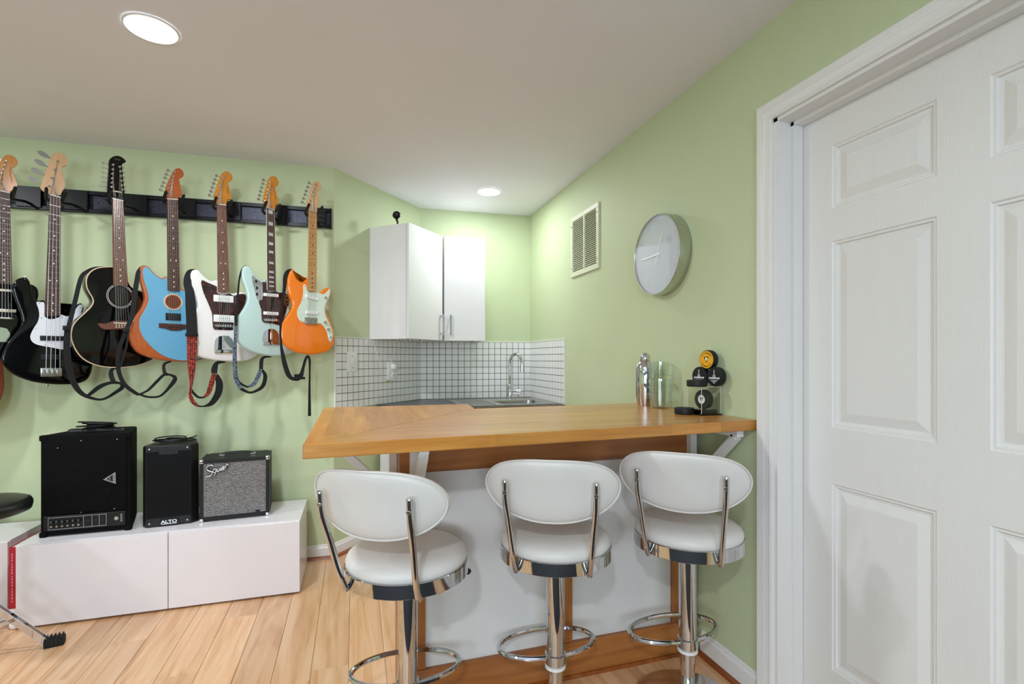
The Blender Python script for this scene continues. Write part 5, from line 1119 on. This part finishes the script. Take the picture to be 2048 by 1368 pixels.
# ---- brown guitar mostly beyond the left edge
g = G('acoustic_guitar', 'reddish brown guitar body showing at the very left edge', 'guitar', [(-118, 380), (-94, 386)], [(-122, 590), (-90, 592)], 36, 0.235); g.start(1.0); g.yb = -0.01
g.body([(-130, 588), (-160, 592), (-182, 610), (-184, 640), (-172, 668), (-178, 690), (-205, 720), (-215, 765), (-200, 810), (-160, 838), (-105, 845), (-50, 838), (-12, 820), (7, 785), (8, 745), (0, 712), (-30, 690), (-38, 668), (-26, 640), (-28, 608), (-50, 592), (-85, 588)], mat('reddish_brown_body', '8a4630', 0.3, coat=0.5, var=0.12, scale=14), 0.075, 0.004)
q = g.P((-106, 650)); MB().loops([[g.V(q.x + .05 * math.cos(a), y, q.y + .05 * math.sin(a)) for a in [2 * math.pi * i / 32 for i in range(32)]] for y in (-0.0006, 0.001)]).build('sound_hole', MATS['sound_hole_dark'], g.root)
g.plate([(-135, 745), (-75, 748), (-72, 760), (-138, 757)], 'bridge', M_rose, -0.008, 0.0005, smooth=False)
g.neck(M_mahog, M_rose, 6, [(-122, 750), (-90, 751)], 20)
g.head([(-117, 380), (-118, 364), (-127, 350), (-128, 300), (-106, 296), (-84, 304), (-86, 354), (-95, 368), (-95, 385)], M_mahog, [(-118, 365), (-117, 340), (-116, 315), (-97, 368), (-96, 343), (-95, 318)], [(-140, 363), (-140, 338), (-139, 313), (-74, 371), (-73, 346), (-72, 320)])
g.hanger('black guitar hanger beyond the left edge, holding the brown guitar')

# ================================================================== WHITE BENCHES
ZT = 0.38
def bench(label, x0, x1, y0, y1, ndoor):
    root = thing('media_bench', label, 'bench', ((x0 + x1) / 2, (y0 + y1) / 2, 0)); t = 0.016
    mb = MB(); mb.box(x0, x1, y0 + 0.018, y1, ZT - t, ZT); mb.box(x0, x0 + t, y0 + 0.020, y1, 0.008, ZT - t); mb.box(x1 - t, x1, y0 + 0.020, y1, 0.008, ZT - t)
    mb.box(x0 + t, x1 - t, y0 + 0.022, y1, 0.012, 0.012 + t); mb.box(x0 + t, x1 - t, y1 - 0.006, y1, 0.028, ZT - t)
    for i in range(1, ndoor): c = x0 + (x1 - x0) * i / ndoor; mb.box(c - t / 2, c + t / 2, y0 + 0.022, y1 - 0.006, 0.028, ZT - t)
    mb.build('carcass', M_bench, root, world=True, smooth=0)
    w = (x1 - x0) / ndoor
    for i in range(ndoor): MB().box(x0 + i * w + 0.0015, x0 + (i + 1) * w - 0.0015, y0, y0 + 0.018, 0.010, ZT - 0.003, bev=0.0012, seg=1).build('door', M_bench, root, world=True, smooth=0)
    for x in (x0 + 0.03, x1 - 0.03):
        for y in (y0 + 0.05, y1 - 0.04): MB().lathe([(0.012, 0), (0.012, 0.009)], 12, Matrix.Translation((x, y, 0))).build('foot', M_rubber, root, world=True)
    return root
bL, bR = at_z(30, 1262, 0.0), at_z(600, 1187, 0.0)
BX0, BX1, BY0 = bL.x, bR.x, (bL.y + bR.y) / 2; BY1 = BY0 + 0.41
bench('long white two-door bench carrying the amplifiers', BX0, BX1, BY0, BY1, 2)
nR = at_z(16, 1248, 0.0)
bench('white bench cut by the left edge of the photo', nR.x - 1.2, nR.x, nR.y, nR.y + 0.32, 2)
# red book between the benches
bk = thing('tall_book', 'tall book with red spine standing beside the long white bench', 'book', ((nR.x + BX0) / 2, BY0 + 0.13, 0))
gx0, gx1 = BX0 - 0.028, BX0 - 0.004; yb0 = BY0 + 0.012
M_red = mat('red_book_spine', 'b01c2c', 0.5, var=0.05); M_page = mat('book_pages', 'e4ddd0', 0.8, var=0.05, scale=200, stretch=(20, 1, 1))
mb = MB(); mb.box(gx0, gx1, yb0, yb0 + 0.002, 0.095, 0.372); mb.build('spine', M_red, bk, world=True, smooth=0)
MB().box(gx0, gx1, yb0, yb0 + 0.002, 0.012, 0.095).build('spine_foot', M_whitepl, bk, world=True, smooth=0, label='white lower end of the spine')
for x in (gx0, gx1 - 0.002): MB().box(x, x + 0.002, yb0 + 0.002, yb0 + 0.25, 0.0, 0.372).build('cover', M_red, bk, world=True, smooth=0)
MB().box(gx0 + 0.002, gx1 - 0.002, yb0 + 0.002, yb0 + 0.245, 0.003, 0.368).build('pages', M_page, bk, world=True, smooth=0)
for k in range(16): MB().box(gx0 + 0.009, gx0 + 0.013, yb0 - 0.0005, yb0, 0.125 + k * 0.014, 0.125 + k * 0.014 + (0.010 if k % 4 else 0.006)).build('spine_print', mat('pale_red_print', 'd98a8f', 0.6), bk, world=True, smooth=0)
tag(MB().box(nR.x + 0.012, nR.x + 0.020, nR.y + 0.02, nR.y + 0.24, 0.0, 0.345, bev=0.001, seg=1).build('paper_folder', M_page), 'cream paper folder standing between the two white benches', 'folder')
# dark red leaning board behind the left bench
lb0 = Vector((nR.x - 0.30, nR.y + 0.30, 0))
rb = thing('leaning_board', 'dark red board leaning behind the left white bench', 'board', (lb0.x, lb0.y + 0.09, 0.0))
M_dred = mat('dark_red_lacquer', '6e1712', 0.35, var=0.08)
e_ = at_plane(0, 1062, (0, BY1 + 0.012, 0), Vector((0, 1, 0))); f_ = at_plane(30, 1093, (0, BY1 + 0.012, 0), Vector((0, 1, 0)))
sl = (f_.z - e_.z) / (f_.x - e_.x); xe = -1.44; xs = -1.95
yy0, yy1 = BY1 + 0.004, BY1 + 0.022
MB().prism([(xs, 0.0), (xe, 0.0), (xe, f_.z + sl * (xe - f_.x)), (xs, f_.z + sl * (xs - f_.x))], yy0, yy1, lambda a, b, c: (a, c, b)).build('panel', M_dred, rb, world=True, smooth=0)
zA0, zA1 = f_.z + sl * (xs - f_.x), f_.z + sl * (xe - f_.x)
MB().prism([(xs, zA0), (xe, zA1), (xe, zA1 + 0.012), (xs, zA0 + 0.012)], yy0 - 0.003, yy1 + 0.003, lambda a, b, c: (a, c, b)).build('edge_strip', mat('dark_red_edge', '8c2a1c', 0.35), rb, world=True, smooth=0)

# ================================================================== AMPLIFIERS
M_dkmet = mat('dark_panel_metal', '17181b', 0.35, 0.3, var=0.05); M_scr = mat('panel_white_print', 'b8babd', 0.5)
def corner_caps(root, w, d, h, r, m, name='corner_cap', ex=0.0025, front=False):
    for sx in (0, 1):
        for sy in ((0,) if front else (0, 1)):
            for sz in (0, 1):
                x, y, z = (w if sx else 0), (d if sy else 0), (h if sz else 0)
                a, b = (x - r, x + ex) if sx else (x - ex, x + r); c, e = (y - r, y + ex) if sy else (y - ex, y + r); f, g_ = (z - r, z + ex) if sz else (z + 0.0005, z + r)
                MB().box(a, b, c, e, f, g_, bev=min(0.006, r * .3), seg=2).build(name, m, root)
# -- big carpeted combo
p0 = at_z(78, 1077, ZT); p1 = at_z(261, 1060.6, ZT); ang = math.atan2(p1.y - p0.y, p1.x - p0.x); w = (p1 - p0).length; h = 0.478; d = 0.27
am = thing('keyboard_amplifier', 'largest black carpeted amplifier with knob panel, left on the bench', 'amplifier', (p0.x, p0.y, ZT), ang)
z_ = 0.004
tp_ = 0.062; pl_ = []                               # plan tapers towards the back, rounded corners
for cx0, cy0, a0 in ((w, 0.006, -90), (w - tp_, d, 0), (tp_, d, 90), (0, 0.006, 180)):
    rr0 = 0.012; sx_ = -1 if cx0 > w / 2 else 1; sy_ = 1 if cy0 < d / 2 else -1
    for k in range(5): a = R(a0 + 90 * k / 4); pl_.append(Vector((cx0 + sx_ * rr0 + rr0 * math.cos(a), cy0 + sy_ * rr0 + rr0 * math.sin(a))))
V3_ = lambda L, z: [Vector((p.x, p.y, z)) for p in L]
MB().loops([V3_(inset(pl_, 0.008), z_), V3_(inset(pl_, 0.002), z_ + 0.003), V3_(pl_, z_ + 0.009), V3_(pl_, h - 0.009), V3_(inset(pl_, 0.002), h - 0.003), V3_(inset(pl_, 0.008), h)]).build('cabinet', M_carpet, am)
MB().box(0.018, w - 0.018, -0.001, 0.010, 0.105, h - 0.022, bev=0.003, seg=2).build('grille', M_grille, am)
MB().lathe([(0.118, 0), (0.118, 0.002), (0.112, 0.0035), (0.09, 0.002), (0.045, 0.003), (0.03, 0.005), (0, 0.006)], 48, rot_to((0, -1, 0), (w * .47, -0.0012, 0.225))).build('speaker_bulge', M_grille, am)
pn = MB().box(0.020, w - 0.020, -0.004, 0.010, 0.030, 0.098, bev=0.002, seg=1).build('control_panel', M_dkmet, am)
for i in range(6):
    MB().lathe([(0.0085, 0), (0.0085, 0.007), (0.006, 0.010), (0, 0.010)], 16, rot_to((0, -1, 0), (0.050 + i * 0.021, -0.004, 0.070))).build('knob', M_blackpl, pn)
    MB().lathe([(0.0045, 0), (0.0045, 0.002)], 12, rot_to((0, -1, 0), (0.048 + i * 0.021, -0.004, 0.050))).build('input_jack', M_nickel, pn)
    MB().box(0.0495 + i * .021, 0.0505 + i * .021, -0.0147, -0.014, 0.071, 0.078).build('knob_mark', M_scr, pn, smooth=0)
for i in range(3): MB().lathe([(0.011, 0), (0.011, 0.0015), (0.008, 0.003), (0, 0.002)], 18, rot_to((0, -1, 0), (0.190 + i * 0.029, -0.004, 0.062))).build('socket', M_rubber, pn)
for (a, b, c, e) in ((0.036, 0.262, 0.090, 0.0915), (0.036, 0.262, 0.036, 0.0375)): MB().box(a, b, -0.0045, -0.0035, c, e).build('print_line', M_scr, pn, smooth=0)
for x in (0.036, 0.172, 0.205, 0.234, 0.262): MB().box(x, x + .0012, -0.0045, -0.0035, 0.036, 0.0915).build('print_line', M_scr, pn, smooth=0)
MB().lathe([(0.009, 0), (0.009, 0.003), (0, 0.002)], 16, rot_to((0, -1, 0), (w - 0.055, -0.004, 0.066))).build('socket', M_nickel, pn)
for k in range(5): MB().box(w - 0.040, w - 0.032, -0.0045, -0.0035, 0.050 + k * .008, 0.053 + k * .008).build('print_mark', M_scr, pn, smooth=0)
# triangular badge
tx, tz = w - 0.062, h - 0.215; tri = [(tx - 0.050, tz - 0.006), (tx + 0.004, tz + 0.030), (tx + 0.006, tz - 0.032)]
bd = MB().prism(tri, -0.006, -0.001, lambda a, b, c: (a, c, b)).build('badge', M_blackpl, am, smooth=0)
cx_, cz_ = sum(p[0] for p in tri) / 3, sum(p[1] for p in tri) / 3
for k0, k1 in ((0.90, 0.84), (0.62, 0.56)):
    for i in range(3):
        a, b = tri[i], tri[(i + 1) % 3]; S_ = lambda p, k: (cx_ + (p[0] - cx_) * k - (0 if k > .8 else .004), cz_ + (p[1] - cz_) * k)
        MB().prism([S_(a, k0), S_(b, k0), S_(b, k1), S_(a, k1)], -0.0068, -0.0058, lambda a, b, c: (a, c, b)).build('badge_line', M_lab, bd, smooth=0)
v, f = text_mesh('BEHRINGER', 0.0092, 0.0003); MB().add(v, f, frame((tx - 0.0012, -0.0072, tz - 0.001), (0, 0, 1), (-1, 0, 0))).build('lettering', M_lab, bd, smooth=0)
for i in range(16): pass
MB().tube([(cx_ - .012 + 0.006 * math.cos(R(a)), -0.0066, cz_ + 0.007 * math.sin(R(a))) for a in range(-60, 240, 20)], 0.0009, 5).build('badge_mark', M_lab, bd)
corner_caps(am, w, d, h, 0.026, M_carpet, ex=0.0012, front=True)
MB().tube(crom([(w * .18, 0.11, h - 0.001), (w * .20, 0.11, h + 0.006), (w * .30, 0.11, h + 0.007), (w * .70, 0.11, h + 0.007), (w * .80, 0.11, h + 0.006), (w * .82, 0.11, h - 0.001)], 4, False), 0.011, 10, flat=0.5).build('carry_handle', M_blackpl, am)
for x, z in ((w * .2, h - .06), (w * .45, h - .03), (w * .85, h - .03), (w * .45, 0.108), (w * .82, 0.112)): MB().lathe([(0.003, 0), (0.0025, 0.0015), (0, 0.002)], 10, rot_to((0, -1, 0), (x, -0.002, z))).build('screw', M_nickel, am)
def cable_coil(c, rx, ry, turns, label, r=0.0035, seed=1, ang=0.0, tail=None):
    rr = random.Random(seed); pts = []
    for i in range(turns * 16 + 1):
        a = 2 * math.pi * i / 16; k = 0.85 + 0.38 * math.sin(a * 0.37 + seed); zz = c[2] + r + (i / 16) * r * 1.1 + (i / 16 / turns) * 0.016 * (0.5 + 0.5 * math.sin(a * 1.06 + seed))
        u, w_ = rx * k * math.cos(a), ry * k * math.sin(a)
        pts.append((c[0] + u * math.cos(ang) - w_ * math.sin(ang), c[1] + u * math.sin(ang) + w_ * math.cos(ang), zz))
    o = MB().tube(pts, r, 7).build('cable_coil', mat('black_cable', '0b0b0c', 0.35, var=0.1)); return tag(o, label, 'cable')
ma = WM[am.name]; q = ma @ Vector((w * .53, 0.085, h + 0.0125)); cable_coil(q, 0.066, 0.045, 6, 'coiled black cable lying on the largest amplifier', 0.0036, 2)
# -- slim powered speaker
p0 = at_z(289, 1058, ZT); p1 = at_z(397, 1043, ZT)
ang = math.atan2(p1.y - p0.y, p1.x - p0.x) * 0.55; w = 0.235; h = 0.405; d = 0.21
al = thing('powered_speaker', 'slim black powered loudspeaker standing in the middle of the bench', 'speaker', (p0.x - 0.012, p0.y + 0.004, ZT), ang)
plan = [(0.0, 0.020), (0.016, 0.0), (w - 0.030, 0.0), (w, 0.028), (w * .86, d), (w * .14, d)]
P_ = [Vector(p) for p in plan]; I_ = inset(P_, 0.006)
V3 = lambda L, z: [Vector((p.x, p.y, z)) for p in L]
MB().loops([V3(I_, 0.001), V3(P_, 0.007), V3(P_, h - 0.006), V3(I_, h)]).build('cabinet', M_blackpl, al)
MB().prism([(0.018, -0.003), (w - 0.032, -0.003), (w - 0.032, 0.002), (0.018, 0.002)], 0.045, h - 0.03).build('grille', mat('perforated_black_steel', '0a0b0d', 0.5, 0.2, spec=0.2, var=0.6, scale=420), al, smooth=0)
MB().prism([(0.07, -0.004), (0.15, -0.004), (0.15, 0.0), (0.07, 0.0)], h - 0.045, h - 0.028).build('grille_notch', M_blackpl, al, smooth=0)
lg = MB().prism([(w * .30, 0.010), (w * .66, 0.010), (w * .66, 0.026), (w * .62, 0.036), (w * .34, 0.036), (w * .30, 0.026)], -0.006, 0.0, lambda a, b, c: (a, c, b)).build('badge', M_blackpl, al, smooth=0)
v, f = text_mesh('ALTO', 0.021, 0.0004, 0, 0.0006); MB().add([Vector((p.x * 1.25, p.y, p.z)) for p in v], f, frame((w * .48, -0.0066, 0.0235), (1, 0, 0), (0, 0, 1))).build('lettering', M_wht, lg, smooth=0)
MB().box(w * .34, w * .62, -0.0066, -0.006, 0.0115, 0.0145).build('badge_underline', M_wht, lg, smooth=0)
for x, z in ((0.03, h - 0.016), (w - 0.045, h - 0.016), (0.03, 0.02), (w - 0.045, 0.02)): MB().lathe([(0.004, 0), (0.004, 0.002), (0, 0.003)], 12, rot_to((0, -1, 0), (x, -0.0005, z))).build('screw', M_nickel, al)
q = WM[al.name] @ Vector((w * .50, 0.10, h + 0.0005)); cable_coil(q, 0.080, 0.034, 4, 'coiled black cable lying on the slim powered speaker', 0.0032, 5, 0.15)
# -- small combo with silver cloth
p0 = at_z(399, 1046, ZT); p1 = at_z(538.5, 1031, ZT); pb = at_z(551, 1011, ZT); ang = math.atan2(p1.y - p0.y, p1.x - p0.x); w = (p1 - p0).length; d = 0.205; h = 0.318
sq = thing('bass_amplifier', 'small black amplifier with silver grille cloth, right on the bench', 'amplifier', (p0.x, p0.y, ZT), ang)
fo = 0.008
mb = MB(); e = 0.016
mb.box(0, w, 0, d, fo, fo + e); mb.box(0, w, 0, d, h - e, h); mb.box(0, e, 0, d, fo + e, h - e); mb.box(w - e, w, 0, d, fo + e, h - e); mb.box(e, w - e, d - 0.01, d, fo + e, h - e)
mb.build('cabinet', M_tolex, sq, smooth=0)
def cloth_mat():
    m = bpy.data.materials.new('silver_grille_cloth'); m.use_nodes = True; nt = m.node_tree; N = nt.nodes; L = nt.links; b = N['Principled BSDF']; b.inputs['Roughness'].default_value = 0.7
    tc = N.new('ShaderNodeTexCoord'); sx = N.new('ShaderNodeSeparateXYZ'); cx = N.new('ShaderNodeCombineXYZ'); L.new(tc.outputs['Object'], sx.inputs[0])
    L.new(sx.outputs['X'], cx.inputs['X']); L.new(sx.outputs['Z'], cx.inputs['Y'])
    br = N.new('ShaderNodeTexBrick'); L.new(cx.outputs[0], br.inputs['Vector']); br.inputs['Scale'].default_value = 1; br.inputs['Brick Width'].default_value = 0.0105; br.inputs['Row Height'].default_value = 0.0062
    br.inputs['Mortar Size'].default_value = 0.0011; br.inputs['Color1'].default_value = rgb('bab6b5'); br.inputs['Color2'].default_value = rgb('918d8c'); br.inputs['Mortar'].default_value = rgb('1c1a1a')
    L.new(br.outputs['Color'], b.inputs['Base Color'])
    bp = N.new('ShaderNodeBump'); bp.inputs['Strength'].default_value = 0.6; bp.inputs['Distance'].default_value = 0.001; L.new(br.outputs['Fac'], bp.inputs['Height']); bp.invert = True; L.new(bp.outputs['Normal'], b.inputs['Normal']); return m
MB().box(e, w - e, 0.004, 0.012, fo + e, h - e - 0.002, bev=0.001, seg=1).build('grille_cloth', cloth_mat(), sq, smooth=0)
corner_caps(sq, w, d, h, 0.018, M_chrome)
MB().tube(crom([(w * .28, d * .5, h + 0.002), (w * .32, d * .5, h + 0.012), (w * .5, d * .5, h + 0.015), (w * .68, d * .5, h + 0.012), (w * .72, d * .5, h + 0.002)], 4, False), 0.009, 10, flat=0.5).build('carry_handle', M_tolex, sq)
for x in (.27, .73): MB().box(w * x - .014, w * x + .014, d * .5 - .011, d * .5 + .011, h - 0.0005, h + 0.009, bev=0.002, seg=1).build('handle_cap', M_chrome, sq)
for x in (0.03, w - 0.03):
    for y in (0.03, d - 0.03): MB().lathe([(0.012, 0.0), (0.014, fo)], 14, Matrix.Translation((x, y, 0))).build('foot', M_rubber, sq)
# script lettering as raised strokes, drawn in the plane of the cloth (photo zoom frame 60,820 x3.657)
zS = lambda pts: [at_plane(60 + x / 3.657, 820 + y / 3.657, p0, Vector((math.sin(ang), -math.cos(ang), 0))) for x, y in pts]
strokes = [[(1345, 408), (1325, 402), (1302, 412), (1295, 432), (1312, 444), (1332, 450), (1335, 466), (1315, 480), (1292, 482)],
           [(1362, 432), (1348, 432), (1340, 448), (1350, 456), (1364, 444), (1364, 432), (1358, 462), (1346, 478)],
           [(1372, 426), (1370, 446), (1380, 448), (1390, 424), (1390, 442)], [(1400, 418), (1399, 438), (1405, 436)],
           [(1410, 426), (1422, 418), (1418, 408), (1408, 418), (1411, 434), (1426, 428)], [(1430, 406), (1432, 424), (1434, 408), (1444, 392), (1452, 402)], [(1292, 486), (1325, 482)], [(1402, 404), (1404, 401)]]
inv = WM[sq.name].inverted()
lgo = MB(); 
for st_ in strokes: lgo.tube([Vector(((inv @ p).x, -0.002, (inv @ p).z)) for p in crom(zS(st_), 4, False)], 0.0052, 6)
lgo.build('logo_backing', M_rubber, sq)
lgo = MB()
for st_ in strokes: lgo.tube([Vector(((inv @ p).x, -0.0072, (inv @ p).z)) for p in crom(zS(st_), 4, False)], 0.0028, 6)
lgo.build('logo_script', mat('silver_script', 'dcdcde', 0.25, 0.4), sq)
MB().box(w - 0.066, w - 0.046, -0.001, 0.005, fo + e + 0.004, fo + e + 0.013, bev=0.001, seg=1).build('small_badge', M_rubber, sq)

# ================================================================== DRUM THRONE
tcx, tcy = c2w(-1.084 * 2.0, 2.0)
dt = thing('drum_throne', 'black round drum stool with chrome tripod at the left edge', 'stool', (tcx, tcy, 0))
zs0 = 0.588
MB().lathe([(0.0, zs0), (0.165, zs0), (0.180, zs0 + 0.006), (0.184, zs0 + 0.022), (0.184, zs0 + 0.034), (0.178, zs0 + 0.046), (0.160, zs0 + 0.053), (0.10, zs0 + 0.057), (0, zs0 + 0.058)], 56).build('seat', mat('black_vinyl_seat', '141615', 0.35, var=0.05, bump=0.1), dt, smooth=60)
MB().lathe([(0.0125, 0.06), (0.0125, zs0)], 20).build('post', M_chrome, dt)
MB().lathe([(0.018, 0.10), (0.018, 0.36)], 20).build('sleeve', M_chrome, dt)
for z in (0.10, 0.255, 0.345): MB().lathe([(0.018, z), (0.024, z + .002), (0.024, z + 0.022), (0.018, z + .024)], 20).build('collar', M_blackpl if z > .3 else M_chrome, dt)
ft = at_z(112, 1284, 0.012); fa = math.atan2(ft.y - tcy, ft.x - tcx); fr_l = math.hypot(ft.x - tcx, ft.y - tcy)
for k in range(3):
    a = fa + R(120 * k); dx = Vector((math.cos(a), math.sin(a), 0)); sd = Vector((-dx.y, dx.x, 0))
    def strapbar(p, q, wd=0.011, th=0.0035):
        mb = MB(); dd = (q - p).normalized(); nn = sd.cross(dd)
        for s in (-1, 1): mb.loops([[o + sd * (s * 0.013 + i * 0.002) + nn * j * wd for i, j in ((-1, -1), (1, -1), (1, 1), (-1, 1))] for o in (p, q)])
        return mb
    lg = strapbar(dx * 0.022 + Vector((0, 0, 0.268)), dx * (fr_l - 0.03) + Vector((0, 0, 0.024))).build('leg', M_chrome, dt, smooth=0)
    MB().tube([dx * (fr_l - 0.045) + sd * -0.017 + Vector((0, 0, 0.036)), dx * (fr_l - 0.045) + sd * 0.017 + Vector((0, 0, 0.036))], 0.004, 10).build('rivet', M_nickel, lg)
    strapbar(dx * 0.022 + Vector((0, 0, 0.112)), dx * (fr_l * .52) + Vector((0, 0, 0.147)), 0.008).build('leg_brace', M_chrome, dt, smooth=0)
    fm = frame(dx * fr_l, dx, sd)
    fo_ = MB().box(-0.038, 0.030, -0.021, 0.021, 0.0, 0.036, xf=Matrix.Translation(dx * fr_l) @ Matrix.Rotation(a, 4, 'Z'), bev=0.007, seg=2).build('rubber_foot', M_rubber, dt)
    for j in range(5): MB().box(-0.034 + j * .013, -0.029 + j * .013, -0.023, 0.023, 0.002, 0.041, xf=Matrix.Translation(dx * fr_l) @ Matrix.Rotation(a, 4, 'Z')).build('foot_rib', M_rubber, fo_, smooth=0)
